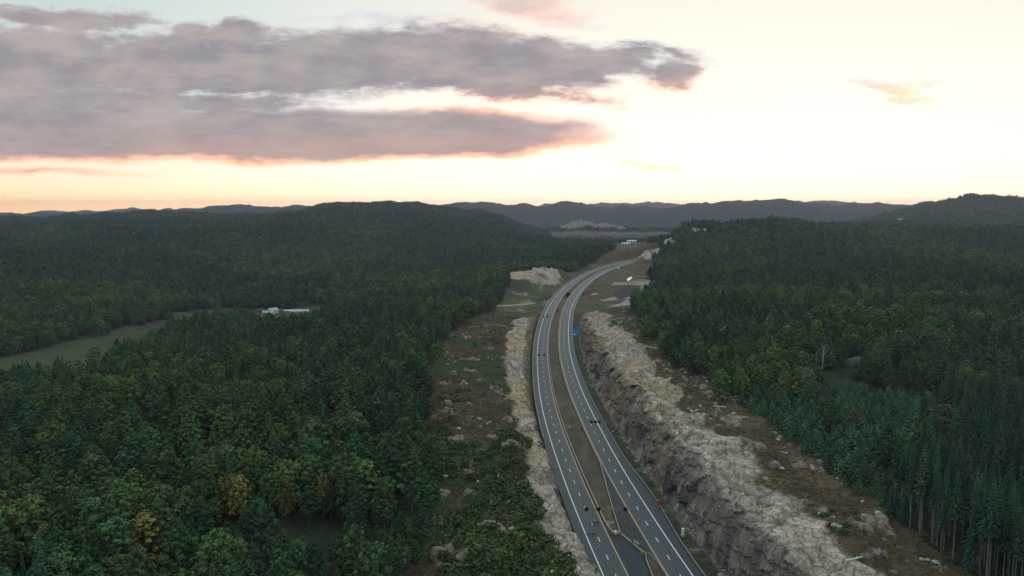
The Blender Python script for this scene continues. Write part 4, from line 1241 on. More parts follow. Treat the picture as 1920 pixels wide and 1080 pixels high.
M_PINE = foliage_mat('pine needles', (.030, .078, .040), (.055, .098, .044), (.088, .095, .042))
M_LEAF = foliage_mat('birch and oak leaves', (.044, .096, .040), (.084, .124, .042), (.125, .122, .040))
M_FIR = foliage_mat('spruce needles', (.022, .062, .042), (.040, .084, .050), (.055, .096, .055))
M_YOUNG = foliage_mat('young spruce needles', (.050, .118, .074), (.074, .145, .082), (.10, .14, .065))
M_TRUNKG = mat('grey birch bark', (.20, .19, .17), .9, noise=(2, .3))
M_GOLD = foliage_mat('yellowing leaves', (.17, .15, .045), (.20, .165, .05), (.20, .14, .05))
M_GOLD2 = foliage_mat('pale yellow leaves', (.13, .12, .04), (.17, .14, .045), (.20, .15, .05))
M_OLIVE = foliage_mat('olive leaves', (.070, .088, .040), (.085, .100, .045), (.095, .095, .045))
M_FRESH = foliage_mat('fresh birch leaves', (.065, .125, .055), (.080, .140, .058), (.11, .14, .05))
M_BARK = mat('pine bark', (.15, .10, .075), .9, noise=(2, .3)); M_BARKG = mat('grey spruce bark', (.20, .19, .18), .9, noise=(2, .3)); M_BIRCH = mat('white birch bark', (.52, .50, .46), .8, noise=(3, .35))


def quads(c, nrm, s, rg, asp=.62):
    """leafy diamond faces at c, facing nrm, of size s"""
    n = len(c); nrm = nrm / np.maximum(np.linalg.norm(nrm, axis=1), 1e-6)[:, None]
    r_ = rg.normal(size=(n, 3)); a = np.cross(nrm, r_); a /= np.maximum(np.linalg.norm(a, axis=1), 1e-6)[:, None]
    bb = np.cross(nrm, a); s = s[:, None]
    V_ = np.stack([c - a * s, c - bb * s * asp + nrm * s * .15, c + a * s, c + bb * s * asp - nrm * s * .1], 1)
    return V_


def crown(kind, seed, n, size):
    """leaf faces of one crown about the origin, unit height 1 scaled to metres by the caller's numbers"""
    rg = np.random.default_rng(seed); P_, N_, S_, B_ = [], [], [], []
    if kind in ('pine', 'leaf', 'young'):
        H, lo, Rm, nc = {'pine': (14.0, .34, 2.9, 64), 'leaf': (12.0, .18, 3.0, 70), 'young': (5.6, .03, 1.75, 36)}[kind]
        Rm *= rg.uniform(.88, 1.12); k1 = rg.uniform(1.7, 2.6); cl = []
        lean = rg.normal(size=2) * .25
        for i in range(nc):
            t = ((i + .5) / nc) ** (.85 if kind == 'leaf' else 1.15)
            if kind == 'leaf': r_ = math.sqrt(max(.02, 1 - ((t - .42) / .60) ** 2))
            elif kind == 'pine': r_ = (1 - t ** k1) ** .9 * (.60 + .40 * min(1, t / .22))
            else: r_ = (1 - t ** 1.9) * (.85 + .15 * min(1, t / .2)) + .05
            a = i * 2.39996 + rg.uniform(-.3, .3); r_ *= Rm * (1 + .20 * math.sin(3 * a + seed + 5 * t)) * (1 + .12 * math.sin(t * 26 + seed)) * rg.uniform(.72, 1.0)
            rc = rg.uniform(.62, 1.0) * (.62 if kind == 'young' else 1.0) * (1.1 - .35 * t)
            r_ = max(0, r_ - rc * .55)
            cl.append((math.cos(a) * r_ + lean[0] * t, math.sin(a) * r_ + lean[1] * t, H * (lo + (1 - lo) * t) - rc * .4, rc, .62 if kind == 'pine' else .85, a))
        w = np.array([c[3] ** 2 for c in cl]); w /= w.sum()
        for c, ww in zip(cl, w):
            m_ = max(2, int(n * ww)); d = rg.normal(size=(m_, 3)); d[:, 0] += .55 * math.cos(c[5]); d[:, 1] += .55 * math.sin(c[5]); d[:, 2] += .45; d /= np.linalg.norm(d, axis=1)[:, None]
            rr_ = c[3] * rg.uniform(.6, 1.05, m_)
            p_ = np.stack([c[0] + d[:, 0] * rr_, c[1] + d[:, 1] * rr_, c[2] + d[:, 2] * rr_ * c[4]], 1)
            P_.append(p_); nn = d + rg.normal(size=(m_, 3)) * .22; nn[:, 2] += .15; N_.append(nn)
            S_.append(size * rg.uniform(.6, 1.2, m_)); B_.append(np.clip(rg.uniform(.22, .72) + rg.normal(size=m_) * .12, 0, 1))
        if kind != 'leaf':      # leading shoot
            P_.append(np.array([[lean[0], lean[1], H + .1 * i] for i in range(4)])); N_.append(rg.normal(size=(4, 3))); S_.append(np.full(4, size * .8)); B_.append(np.full(4, .6))
    else:
        H = {'fir': 20.0, 'young': 8.0, 'tall': 25.0}[kind]; lo = {'fir': .12, 'young': .02, 'tall': .50}[kind]; Rm = {'fir': 2.7, 'young': 1.75, 'tall': 2.3}[kind]
        nw = {'fir': 24, 'young': 14, 'tall': 17}[kind]
        for i in range(nw):
            t = i / (nw - 1); h_ = H * (lo + (1 - lo) * t * .985); rw = Rm * ((1 - t) ** .85) * rg.uniform(.82, 1.1) + .10
            if kind == 'young': rw = Rm * (1 - t ** 2.2) * rg.uniform(.85, 1.1) + .15
            nbr = rg.integers(6, 9); a0 = rg.uniform(0, 6.28)
            for j in range(nbr):
                a = a0 + j * 6.283 / nbr + rg.uniform(-.2, .2); L = rw * rg.uniform(.75, 1.15)
                m_ = max(1, int(n * (rw + .3) / (nw * nbr * (Rm * .5 + .3))))
                u = rg.uniform(.12, 1.0, m_) ** .8; wob = rg.normal(size=m_) * .16 * L * (1.15 - u)
                x_ = math.cos(a) * L * u - math.sin(a) * wob; y_ = math.sin(a) * L * u + math.cos(a) * wob
                z_ = h_ - .38 * L * u ** 1.3 + .1 * L * u ** 4 + rg.normal(size=m_) * .08
                P_.append(np.stack([x_, y_, z_], 1)); nn = np.stack([np.full(m_, math.cos(a) * .7), np.full(m_, math.sin(a) * .7), np.full(m_, .7)], 1) + rg.normal(size=(m_, 3)) * .25
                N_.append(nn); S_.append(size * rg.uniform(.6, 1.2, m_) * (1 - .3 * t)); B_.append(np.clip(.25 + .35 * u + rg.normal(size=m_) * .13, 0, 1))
        P_.append(np.array([[0, 0, H]])); N_.append(np.array([[1., 0, .2]])); S_.append(np.array([size])); B_.append(np.array([.6]))
    P_ = np.concatenate(P_); N_ = np.concatenate(N_); S_ = np.concatenate(S_); B_ = np.concatenate(B_)
    V_ = quads(P_, N_, S_, rg)
    return V_.reshape(-1, 3), np.arange(len(P_) * 4).reshape(-1, 4), np.repeat(B_, 4)


def trunk(kind, seed, lod=0):
    rg = random.Random(seed); mb = MB()
    H = {'pine': 13.6, 'leaf': 11.0, 'fir': 19.6, 'young': 5.4, 'tall': 24.6}[kind]; r0 = {'pine': .20, 'leaf': .17, 'fir': .22, 'young': .08, 'tall': .20}[kind]
    n = 7 if lod == 0 else 4; seg = 5 if lod == 0 else 2; p = Vector((0, 0, -1.0)); r_ = r0 * 1.15
    for i in range(seg):
        t = (i + 1) / seg; q_ = Vector((rg.uniform(-.18, .18) if kind in ('pine', 'leaf') else 0, rg.uniform(-.18, .18) if kind in ('pine', 'leaf') else 0, H * t)); r2 = r0 * (1 - .85 * t)
        mb.tube(p, q_, r_, r2, n); p, r_ = q_, r2
    if lod == 0 and kind in ('pine', 'leaf'):
        for i in range(8):
            h_ = H * (.40 + .055 * i); a = i * 2.4; L = 2.2 * (1 - .06 * i)
            mb.tube((0, 0, h_), (math.cos(a) * L, math.sin(a) * L, h_ + (1.1 if kind == 'leaf' else .5)), .07, .02, 5)
    if lod == 0 and kind == 'tall':
        for i in range(14):
            h_ = H * (.2 + .024 * i); a = i * 2.1; mb.tube((0, 0, h_), (math.cos(a) * .7, math.sin(a) * .7, h_ - .1), .03, .01, 4)
    return mb


KIND = {   # leaves material, bark, leaf count and size near / mid / far
    'pine': (M_PINE, M_BARK, (1500, .36), (420, .62), (110, 1.15)),
    'leaf': (M_LEAF, M_TRUNKG, (1700, .34), (460, .62), (120, 1.2)),
    'fir': (M_FIR, M_BARKG, (1900, .34), (520, .60), (130, 1.1)),
    'young': (M_YOUNG, M_BARKG, (900, .26), (300, .42), (90, .8)),
    'tall': (M_FIR, M_BARKG, (1300, .36), (400, .6), (110, 1.1)),
}
NVAR = {'pine': 6, 'leaf': 6, 'fir': 4, 'young': 4, 'tall': 4}
CROWN, TRUNK = {}, {}
for kd, nv in NVAR.items():
    for v in range(nv):
        V_, F_, B_ = crown(kd, 100 + v * 7 + len(kd), *KIND[kd][2])
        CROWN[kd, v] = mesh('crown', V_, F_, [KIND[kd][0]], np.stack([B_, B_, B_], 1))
        TRUNK[kd, v] = trunk(kd, v).mesh('trunk', [KIND[kd][1]])

NAMES = {'pine': ('pine_tree', 'pine tree'), 'leaf': ('broadleaf_tree', 'broadleaf tree'), 'fir': ('spruce_tree', 'spruce tree'), 'young': ('young_spruce', 'young spruce'), 'tall': ('spruce_tree', 'spruce tree')}


def tree(kd, v, x, y, z, s, rz, label, group, leafm=None, sx=1.0):
    t = empty(NAMES[kd][0], (x, y, z), rz, label=label, category=NAMES[kd][1])
    if group: t['group'] = group
    t.scale = (s * sx, s * sx, s)
    c = add('crown', CROWN[kd, v], t); add('trunk', TRUNK[kd, v], t)
    if leafm is not None:
        c.data = c.data.copy(); c.data.materials[0] = leafm
    return t


SPECIAL = [
    ('leaf', 0, 280, 1062, 22, 1.15, 'golden yellow round tree standing out in the near left wood', M_GOLD, 1.3),
    ('leaf', 2, 430, 968, 22, 1.05, 'small orange yellow tree, left one of a close pair', M_GOLD, 1.0),
    ('leaf', 1, 452, 975, 22, 1.1, 'small orange yellow tree, right one of a close pair', M_GOLD, 1.0),
    ('leaf', 3, 538, 975, 22, 1.1, 'yellowish tree left of the shorter yellow one', M_GOLD2, .7),
    ('leaf', 4, 606, 968, 22, 1.1, 'pale yellow tree nearest the heath', M_GOLD2, .7),
    ('leaf', 3, 1765, 850, 20, 1.5, 'big spreading olive green tree above the young spruce plantation', M_OLIVE, 1.35),
    ('pine', 5, 1440, 805, 23, 1.25, 'large pine at the corner of the brown clearing', None, 1.2),
    ('leaf', 4, 665, 1125, 20, 1.5, 'tall bright green birch at the bottom of the left wood', M_FRESH, .95),
    ('leaf', 1, 745, 1120, 20, 1.6, 'tallest bright green birch beside the heath', M_FRESH, 1.0),
    ('leaf', 2, 700, 1150, 20, 1.4, 'bright green birch between two taller ones', M_FRESH, .9),
    ('leaf', 4, 790, 1075, 19, .9, 'slim yellowing birch at the very edge of the heath', M_GOLD2, .6),
    ('pine', 1, 640, 800, 19, 1.9, 'tall pale pine rising above the middle of the left wood', M_OLIVE, .9),
    ('pine', 5, 770, 960, 19, 1.45, 'broad olive pine at the heath edge', M_OLIVE, 1.3),
]
M_SPOTS = np.array([ground_at(a_[2], a_[3], a_[4]) for a_ in SPECIAL])
GLADES = np.array([ground_at(*a_) for a_ in ((1541, 700, 23), (1529, 697, 23), (1602, 690, 22), (1560, 705, 23))])


rg = np.random.default_rng(5)


def jitter(x0, x1, y0, y1, cell):
    nx_, ny_ = int((x1 - x0) / cell), int((y1 - y0) / cell)
    a, c = np.meshgrid(np.arange(nx_), np.arange(ny_))
    X = x0 + (a + .5 + rg.uniform(-.42, .42, a.shape)) * cell; Y = y0 + (c + .5 + rg.uniform(-.42, .42, a.shape)) * cell
    return X.ravel(), Y.ravel()


def inyoung(X, Y):
    e = edgeR(Y)
    return (X > e - 1) & (X < 108 + (Y - 195) * .72 + fbm(X / 15 + 5, Y / 15, 77, 2) * 34) & (Y > 196) & (Y < 312 + fbm(X / 18, Y / 18, 71, 2) * 50)


bands = [(60, 520, 6.4), (520, 1100, 7.2), (1100, 2100, 8.5), (2100, 3450, 10.5)]
PX, PY = [], []
for y0, y1, cell in bands:
    X, Y = jitter(-.8 * y1 - 22, .8 * y1 + 22, y0, y1, cell)
    m_ = (np.abs(X) < .80 * Y + 22); X, Y = X[m_], Y[m_]
    PX.append(X); PY.append(Y)
X, Y = jitter(80, 200, 190, 322, 3.9); m_ = inyoung(X, Y); YX, YY = X[m_], Y[m_]
PX = np.concatenate(PX); PY = np.concatenate(PY)
ck = cover(PX, PY)
ok = (ck == 0)
# woods that come down over the outer part of the cutting's shoulders
ok &= ~(inyoung(PX, PY) & (rg.uniform(size=len(PX)) > .10))
for sx_, sy_ in GLADES:
    u_ = (PX - sx_) * sy_ / np.hypot(sx_, sy_) - (PY - sy_) * sx_ / np.hypot(sx_, sy_); w_ = (PX - sx_) * sx_ / np.hypot(sx_, sy_) + (PY - sy_) * sy_ / np.hypot(sx_, sy_)
    ok &= ~((np.abs(u_) < 5.5) & (w_ > -44) & (w_ < 5))
for sx_, sy_ in M_SPOTS:      # room for the trees placed one by one
    u_ = (PX - sx_) * sy_ / np.hypot(sx_, sy_) - (PY - sy_) * sx_ / np.hypot(sx_, sy_); w_ = (PX - sx_) * sx_ / np.hypot(sx_, sy_) + (PY - sy_) * sy_ / np.hypot(sx_, sy_)
    ok &= ~((np.abs(u_) < 5.0) & (w_ > -15) & (w_ < 4.5))
ok &= ~((PX > 84) & (PX < 118) & (PY < 216) & (PY > 40) & (PX < edgeR(PY) + 24))       # left free for the tall spruces
ok &= fbm(PX / 26, PY / 26, 301, 3) > -.20
PX, PY = PX[ok], PY[ok]
PZ = np.where((PX > PL.at(PY, -WOUT_L)[0]) & (PX < PR.at(PY, WOUT_R)[0]) & (PY < Y1C), ground(PX, PY), gz(PX, PY))
# kinds by stretches of wood
mixn = fbm(PX / 60, PY / 60, 311, 3) * 2 + rg.normal(size=len(PX)) * .35
firn = fbm(PX / 110, PY / 110, 321, 3) * 2 + rg.normal(size=len(PX)) * .2
kd = np.where(mixn > .08, 'leaf', 'pine').astype(object)
kd[(firn > .42) & (PX < 60)] = 'fir'
big = fbm(PX / 190, PY / 260, 341, 3) * 2 + rg.normal(size=len(PX)) * .06
farw = PY > 560
kd[farw & (big > .12)] = 'leaf'; kd[farw & (big < -.12)] = 'pine'
rightfir = (PX > 100) & (PY < 300) & (PX > 52 + PY * .34) | ((PX > 60) & (firn > .34) & (PY < 360))
kd[rightfir] = 'fir'
hs = rg.uniform(.68, 1.42, len(PX)) * np.where(PY < 520, .94, 1.0) * (1 + .35 * fbm(PX / 35, PY / 35, 331, 3))
hs = np.where(kd == 'fir', hs * np.where(PY > 560, .8, .92), hs)
hs = np.where(PY > 900, hs * .86, hs)
kd = np.concatenate([kd, np.full(len(YX), 'young', object)]); PX = np.concatenate([PX, YX]); PY = np.concatenate([PY, YY]); PZ = np.concatenate([PZ, gz(YX, YY)]); hs = np.concatenate([hs, rg.uniform(.75, 1.2, len(YX))])
HT = {'pine': 14., 'leaf': 12., 'fir': 20., 'young': 5.6, 'tall': 25.}
ht = np.array([HT[a] for a in kd]) * hs
# which can be seen: march the land along each direction and keep what stands above it (with a margin for other viewpoints)
ub = np.linspace(-.96, .96, 641); ystep = np.concatenate([np.arange(60, 600, 6.), np.arange(600, 3500, 12.)])
UU, YYm = np.meshgrid(ub, ystep); hh_ = gz((UU * YYm).ravel(), YYm.ravel()).reshape(UU.shape)
wood = cover(UU * YYm, YYm) == 0
sl_ = (hh_ + np.where(wood, 4.0, 0) - HC) / YYm
run = np.maximum.accumulate(sl_, 0)
iu = np.clip(((PX / PY + .96) / 1.92 * 640).round().astype(int), 0, 640); iy = np.clip(np.searchsorted(ystep, PY) - 2, 0, len(ystep) - 1)
vis = (PZ + ht + 4 - HC) / PY > run[iy, iu] - .002
PX, PY, PZ, kd, hs, ht = (a[vis] for a in (PX, PY, PZ, kd, hs, ht))
rot = rg.uniform(0, 6.283, len(PX)); wid = rg.uniform(.85, 1.2, len(PX)); wid = np.where(PY > 1400, wid * 1.35, np.where(PY > 700, wid * 1.25, wid * 1.12))
var = rg.integers(0, 100, len(PX))

# how large and how visible each tree is in the picture
d_ = np.hypot(PX, PY)
pxx = 960 + PX / PY * FP; pyy = 395 + (HC - PZ - ht) / PY * FP; pyb = 395 + (HC - PZ) / PY * FP
inframe = (pxx > -10) & (pxx < 1930) & (pyy < 1075) & (pyb > 395)
score = np.where(inframe, ht / d_, 0)
single = np.zeros(len(PX), bool)
for grpk in ('pine', 'leaf', 'fir', 'young'):
    idx = np.where((kd == grpk) & inframe)[0]
    idx = idx[np.argsort(-score[idx])][: 290 if grpk != 'fir' else 88]
    single[idx] = True
LOOK = {'pine': ('flat topped', 'narrow', 'bushy', 'ragged', 'slender', 'broad'), 'leaf': ('round crowned', 'tall oval', 'bushy', 'spreading', 'slim', 'lumpy'), 'fir': ('dark conical', 'slim pointed', 'dense', 'drooping'), 'young': ('small dense', 'small pointed', 'small full', 'small slim')}
NOUN = {'pine': 'blue green pine', 'leaf': 'green broadleaf tree', 'fir': 'dark green spruce', 'young': 'bluish young spruce'}


def where_(x, y, k_):
    if k_ == 'young': return 'in the plantation beside the brown slope' if y < 255 else 'at the far side of the plantation'
    if x < 0: return ('in the left wood, nearest the camera' if y < 190 else 'in the middle of the left wood' if y < 260 else 'in the left wood, towards the valley') if x < -60 else 'at the edge of the heath left of the motorway'
    return 'at the edge of the clearing right of the motorway' if x < 130 else ('in the dark wood at the right, nearest the camera' if y < 260 else 'in the wood right of the clearing')


for i in np.where(single)[0]:
    k_ = kd[i]; v = int(var[i]) % NVAR[k_]
    w_ = where_(PX[i], PY[i], k_)
    tree(k_, v, PX[i], PY[i], PZ[i] - .2, float(hs[i]), float(rot[i]), '%s %s %s' % (LOOK[k_][v], NOUN[k_], w_), ('%s trees %s' % (NOUN[k_], w_)) if k_ != 'young' else 'young spruces in the plantation', sx=float(wid[i]))

# tall bare stemmed spruces at the forest edge, bottom right
n_t = 0
for i in range(170):
    y = 126 + 74 * rg.uniform() ; x = float(edgeR(y)) + 2.0 + 20 * rg.uniform() ** 1.4
    z = float(gz(x, y)[0])
    tree('tall', i % 4, x, y, z - .3, float(rg.uniform(.74, 1.02)), float(rg.uniform(0, 6)), ('%s spruce with a long bare stem at the edge of the dark wood' % ('tall', 'thin', 'leaning back', 'short crowned')[i % 4]).replace('leaning back', 'very slim'), 'bare stemmed spruces at the forest edge', sx=float(rg.uniform(.8, 1.1)))


def special(k_, v, px, py, zt, s, lab, leafm=None, sx=1.0, bark=None):
    """a tree the photo singles out: base where the photo point lies at ground height zt"""
    x, y = ground_at(px, py, zt); z = float(gz(x, y)[0])
    for _ in range(4):
        x, y = ground_at(px, py, z); z = float(gz(x, y)[0])
    t = tree(k_, v, x, y, z - .2, s, .7 * v, lab, None, leafm, sx)
    return t


for a_ in SPECIAL: special(*a_)
# pale dead birch
x, y = ground_at(1541, 700, 23); z = float(gz(x, y)[0])
t = empty('dead_birch', (x, y, z), 0, label='pale leafless birch standing in the dark wood right of the clearing', category='dead tree')
mb = MB().tube((0, 0, -.5), (.3, 0, 8), .28, .17, 8).tube((.3, 0, 8), (.9, .2, 13), .17, .05, 7)
add('trunk', mb.mesh('trunk', [M_BIRCH]), t)
mb = MB()
for i in range(14):
    h_ = 6.5 + .45 * i; a = i * 2.3; L = 2.6 - .1 * i
    e_ = (math.cos(a) * L + .4, math.sin(a) * L, h_ + 1.5); mb.tube((.3, 0, h_), e_, .07, .03, 5); mb.tube(e_, (e_[0] * 1.3, e_[1] * 1.3, e_[2] + .9), .03, .012, 4)
add('branches', mb.mesh('branches', [M_BIRCH]), t)
# second pale trunk beside it
x2_, y2_ = ground_at(1529, 697, 23); z = float(gz(x2_, y2_)[0])
t = empty('dead_birch', (x2_, y2_, z), 1.0, label='thin broken birch stem left of the leafless birch', category='dead tree')
add('trunk', MB().tube((0, 0, -.5), (.1, 0, 9.5), .2, .10, 7).tube((0, 0, 6), (.8, .3, 7.6), .06, .02, 5).mesh('trunk', [M_BIRCH]), t)

# ------------------------------------------------------------------ the rest of the woods: one object per kind, placed by points
def woods(name, label, sets):
    """sets: list of (lod meshes, X, Y, Z, scale, width, rot, var)"""
    co, idx, scl, ro, forms = [], [], [], [], []
    colc = bpy.data.collections.new(name + '_forms')
    for protos, m_ in sets:
        base = len(forms)
        for p_ in protos: forms.append(p_)
        co.append(np.stack([PX[m_], PY[m_], PZ[m_] - .2], 1)); idx.append(base + var[m_] % len(protos))
        scl.append(np.stack([hs[m_] * wid[m_], hs[m_] * wid[m_], hs[m_]], 1)); ro.append(np.stack([np.zeros(m_.sum()), np.zeros(m_.sum()), rot[m_]], 1))
    for i, f_ in enumerate(forms):
        o = bpy.data.objects.new('form_%03d' % i, f_); colc.objects.link(o)
    co = np.concatenate(co).astype(np.float32); idx = np.concatenate(idx).astype(np.int32); scl = np.concatenate(scl).astype(np.float32); ro = np.concatenate(ro).astype(np.float32)
    me = bpy.data.meshes.new(name); me.vertices.add(len(co)); me.vertices.foreach_set('co', co.ravel())
    me.attributes.new('form', 'INT', 'POINT').data.foreach_set('value', idx)
    me.attributes.new('size', 'FLOAT_VECTOR', 'POINT').data.foreach_set('vector', scl.ravel())
    me.attributes.new('turn', 'FLOAT_VECTOR', 'POINT').data.foreach_set('vector', ro.ravel())
    o = add(name, me, kind='stuff', label=label)
    ng = bpy.data.node_groups.new(name, 'GeometryNodeTree')
    ng.interface.new_socket('Geometry', in_out='INPUT', socket_type='NodeSocketGeometry'); ng.interface.new_socket('Geometry', in_out='OUTPUT', socket_type='NodeSocketGeometry')
    gi = ng.nodes.new('NodeGroupInput'); go = ng.nodes.new('NodeGroupOutput'); ip = ng.nodes.new('GeometryNodeInstanceOnPoints'); ci = ng.nodes.new('GeometryNodeCollectionInfo')
    ci.inputs['Collection'].default_value = colc; ci.inputs['Separate Children'].default_value = True; ci.inputs['Reset Children'].default_value = True
    def na(nm, ty):
        a = ng.nodes.new('GeometryNodeInputNamedAttribute'); a.data_type = ty; a.inputs['Name'].default_value = nm; return a.outputs['Attribute']
    ip.inputs['Pick Instance'].default_value = True
    L = ng.links.new
    L(gi.outputs[0], ip.inputs['Points']); L(ci.outputs[0], ip.inputs['Instance']); L(na('form', 'INT'), ip.inputs['Instance Index']); L(na('size', 'FLOAT_VECTOR'), ip.inputs['Scale'])
    e2 = ng.nodes.new('FunctionNodeEulerToRotation'); L(na('turn', 'FLOAT_VECTOR'), e2.inputs[0]); L(e2.outputs[0], ip.inputs['Rotation'])
    L(ip.outputs[0], go.inputs[0])
    md = o.modifiers.new('woods', 'NODES'); md.node_group = ng
    print(name, len(co))
    return o


def whole(kd_, v, lod):
    """crown and trunk in one mesh, for the mass of the woods"""
    V_, F_, B_ = crown(kd_, 100 + v * 7 + len(kd_), *KIND[kd_][2 + lod])
    mb = trunk(kd_, v, 1); n = len(V_)
    V2 = np.concatenate([V_, np.array(mb.v)]); F2 = [tuple(f_) for f_ in F_.tolist()] + [tuple(i + n for i in f_) for f_ in mb.f]
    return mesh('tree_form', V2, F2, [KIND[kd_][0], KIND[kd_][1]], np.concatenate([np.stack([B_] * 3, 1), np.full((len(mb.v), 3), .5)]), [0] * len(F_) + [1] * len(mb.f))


for k_, nm, lab in (('pine', 'pine_forest', 'pines that fill the woods beyond the nearest trees'), ('leaf', 'broadleaf_forest', 'broadleaf trees that fill the woods beyond the nearest trees'), ('fir', 'spruce_forest', 'dark spruces that fill the woods beyond the nearest trees'), ('young', 'young_spruce_forest', 'remaining young spruces of the plantation')):
    m_ = (kd == k_) & ~single
    near_, mid_, far_ = m_ & (PY < 330), m_ & (PY >= 330) & (PY < 900), m_ & (PY >= 900)
    nv = NVAR[k_]; sets = []
    if near_.any(): sets.append(([whole(k_, v, 0) for v in range(nv)], near_))
    if mid_.any(): sets.append(([whole(k_, v, 1) for v in range(nv)], mid_))
    if far_.any(): sets.append(([whole(k_, v, 2) for v in range(nv)], far_))
    if sets: woods(nm, lab, sets)

# ------------------------------------------------------------------ low growth on the cleared shoulders, and boulders
def tuftmesh(seed, n, size, m_, flat=.55):
    g_ = np.random.default_rng(seed); d = g_.normal(size=(n, 3)); d /= np.linalg.norm(d, axis=1)[:, None]; d[:, 2] = np.abs(d[:, 2])
    r_ = g_.uniform(.5, 1, n)[:, None]; p_ = d * r_; p_[:, 2] *= flat
    nn = d + g_.normal(size=(n, 3)) * .5
    V_ = quads(p_, nn, size * g_.uniform(.6, 1.2, n), g_); B_ = np.repeat(np.clip(g_.normal(.5, .2, n), 0, 1), 4)
    return mesh('bush_form', V_.reshape(-1, 3), np.arange(n * 4).reshape(-1, 4), [m_], np.stack([B_] * 3, 1))


M_BUSH = foliage_mat('birch scrub leaves', (.040, .070, .028), (.070, .088, .032), (.12, .10, .038))
M_HEATHER = foliage_mat('heather', (.095, .060, .038), (.12, .085, .045), (.14, .11, .05))


def scatter_growth():
    out = {'bush': [], 'heather': []}
    for side, cut_ in ((-1, CUTL), (1, CUTR)):
        X, Y, Z, mr, dr_, zone, oc = cut_
        for _ in range(1):
            n = 26000 if side > 0 else 26000
            i = rg.integers(2, X.shape[0] - 2, n); j = rg.integers(10, X.shape[1] - 3, n)
            x, y, z = X[i, j], Y[i, j], Z[i, j]
            good = (cover(x, y) > 0) & (zone[i, j] > 2) & (mr[i, j] < .25) & (oc[i, j] < .3) & (y > 100)
            dens_ = fbm(x / 14, y / 14, 401, 3) * 2
            bush = good & (dens_ + (sm(-y, -330, -250) * .55 if side < 0 else -.25) + rg.normal(size=n) * .12 > .46)
            heat = good & ~bush & (rg.uniform(size=n) < .45)
            keepb = rg.uniform(size=n) < (.5 if side < 0 else .8); bush &= keepb
            sz = np.where(bush, rg.uniform(.35, 1.0, n) ** 1.5 * (3.0 if side < 0 else 1.6) * np.where(y < 340, 1.0, .6), rg.uniform(.35, .9, n))
            out['bush'].append(np.stack([x, y, z, sz], 1)[bush]); out['heather'].append(np.stack([x, y, z, sz], 1)[heat])
    return {a: np.concatenate(c) for a, c in out.items()}


SG = scatter_growth()
for nm, lab, m_, nn, ss_ in (('bush', 'low green scrub growing on the cleared shoulders', M_BUSH, 90, .22), ('heather', 'brown heather and dry grass tufts on the cleared shoulders', M_HEATHER, 50, .26)):
    a = SG[nm]
    PX, PY, PZ, hs = a[:, 0], a[:, 1], a[:, 2], a[:, 3]
    wid = rg.uniform(.8, 1.3, len(PX)); rot = rg.uniform(0, 6.28, len(PX)); var = rg.integers(0, 100, len(PX))
    woods('low_scrub' if nm == 'bush' else 'heather', lab, [([tuftmesh(500 + v, nn, ss_, m_, .9 if nm == 'bush' else .45) for v in range(4)], np.ones(len(PX), bool))])

# boulders
BO = []
for v in range(5):
    g_ = np.random.default_rng(900 + v); n1_, n2_ = 10, 14; V_ = []
    for i in range(n1_):
        th = math.pi * i / (n1_ - 1)
        for j in range(n2_):
            ph = 2 * math.pi * j / n2_; d = np.array((math.sin(th) * math.cos(ph), math.sin(th) * math.sin(ph), math.cos(th)))
            V_.append(d)
    V_ = np.array(V_); pl = g_.normal(size=(11, 3)); pl /= np.linalg.norm(pl, axis=1)[:, None]; of = g_.uniform(.55, .85, 11)
    for p_, o_ in zip(pl, of):
        dd_ = V_ @ p_ - o_; V_ = V_ - np.maximum(dd_, 0)[:, None] * p_
    V_ *= np.array((1, g_.uniform(.65, .9), g_.uniform(.45, .7)))
    F_ = [(i * n2_ + j, i * n2_ + (j + 1) % n2_, (i + 1) * n2_ + (j + 1) % n2_, (i + 1) * n2_ + j) for i in range(n1_ - 1) for j in range(n2_)]
    BO.append(mesh('boulder', V_, F_, [mat('pale boulder stone', (.33, .31, .29), .9, noise=(.9, .3))]))
BL = ('flat pale', 'angular pale', 'rounded pale', 'squat grey', 'wedge shaped pale')
for side, cut_, n, where2 in ((1, CUTR, 110, 'lying in the brown clearing right of the rock wall'), (-1, CUTL, 45, 'lying on the heath left of the motorway')):
    X, Y, Z, mr, dr_, zone, oc = cut_; c_ = 0
    while c_ < n:
        i = int(rg.integers(3, X.shape[0] - 3)); j = int(rg.integers(20, X.shape[1] - 6))
        x, y, z = X[i, j], Y[i, j], Z[i, j]
        if zone[i, j] <= 2 or mr[i, j] > .6 or y < 150 or y > 520: continue
        if vnoise(x / 14 + 3, y / 14, 55) + rg.normal() * .12 < (.62 if not (side > 0 and 280 < y < 370) else .35): continue
        v = int(rg.integers(0, 5)); s = float(rg.uniform(.35, 1.25)) ** 1.2
        o = add('boulder', BO[v], label='%s boulder %s' % (BL[v], where2), category='boulder', group='boulders ' + where2)
        o.location = (x, y, z + s * .1); o.scale = (s, s, s); o.rotation_euler = (float(rg.normal() * .2), float(rg.normal() * .2), float(rg.uniform(0, 6)))
        c_ += 1
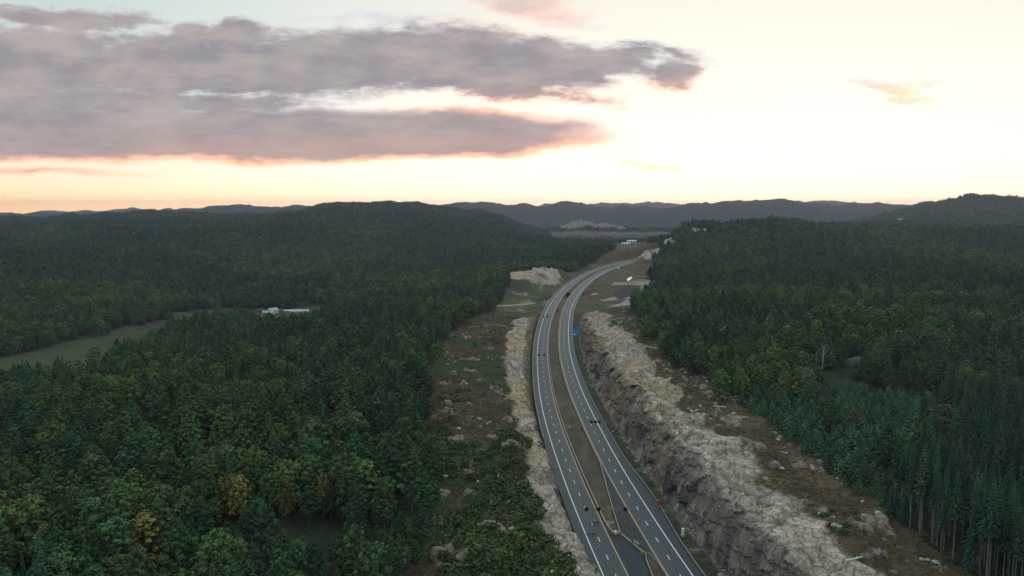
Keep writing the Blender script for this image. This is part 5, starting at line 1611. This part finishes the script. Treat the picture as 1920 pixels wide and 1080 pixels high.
for side, cut_, n in ((1, CUTR, 60), (-1, CUTL, 26)):
    X, Y, Z, mr, dr_, zone, oc = cut_; c_ = 0
    while c_ < n:
        i = int(rg.integers(3, X.shape[0] - 3)); j = int(rg.integers(6, 9)); x, y, z = X[i, j], Y[i, j], Z[i, j]
        if y < 150 or y > 560 or vnoise(y / 17, side * 3., 57) < .5: continue
        v = int(rg.integers(0, 5)); s = float(rg.uniform(.2, .9)); w2_ = 'fallen at the foot of the %s rock wall' % ('right' if side > 0 else 'left')
        o = add('fallen_block', BO[v], label='%s block %s' % (BL[v], w2_), category='rock', group='blocks ' + w2_)
        o.location = (x, y, z + s * .15); o.scale = (s, s, s); o.rotation_euler = (float(rg.normal() * .3), float(rg.normal() * .3), float(rg.uniform(0, 6)))
        c_ += 1
x, y = ground_at(1602, 690, 22)
o = add('boulder', BO[3].copy(), label='huge dark rock outcrop showing in a gap of the right wood', category='rock'); o.location = (x, y, float(gz(x, y)[0]) + 2); o.scale = (6.5, 5, 7)
o.data.materials[0] = mat('dark mossy stone', (.10, .10, .095), .95, noise=(.4, .4))
# felled logs at the bottom right
for px, py, rz, lab in ((1602, 1042, .35, 'pale felled log on the slope below the dark wood'), (1350, 768, -.5, 'bleached log among the boulders of the right clearing')):
    x, y = ground_at(px, py, 22); z = float(cut_surface(CUTR, x, y)[0])
    t = empty('felled_log', (x, y, z + .25), rz, label=lab, category='log')
    add('trunk', MB().tube((-2.6, 0, 0), (2.6, 0, .1), .28, .2, 9).mesh('trunk', [M_BIRCH]), t)
    add('branch_stub', MB().tube((.8, 0, .1), (1.2, .5, .5), .07, .05, 6).mesh('branch_stub', [M_BIRCH]), t)

# ------------------------------------------------------------------ the air
hm = bpy.data.materials.new('evening haze'); hm.use_nodes = True
ht_ = hm.node_tree; ht_.nodes.clear()
pv = ht_.nodes.new('ShaderNodeVolumePrincipled'); ho = ht_.nodes.new('ShaderNodeOutputMaterial'); ht_.links.new(pv.outputs[0], ho.inputs['Volume'])
pv.inputs['Color'].default_value = (.50, .55, .78, 1); pv.inputs['Density'].default_value = 7e-5; pv.inputs['Anisotropy'].default_value = .35
zlo = float(GZ.min()) - 1.0
zhi = max(float(GZ.max()), HC) + 40
add('haze', MB().box((0, 6700, (zlo + zhi) / 2), (29000, 13900, zhi - zlo)).mesh('haze', [hm]), kind='stuff', label='thin evening haze over the hills')
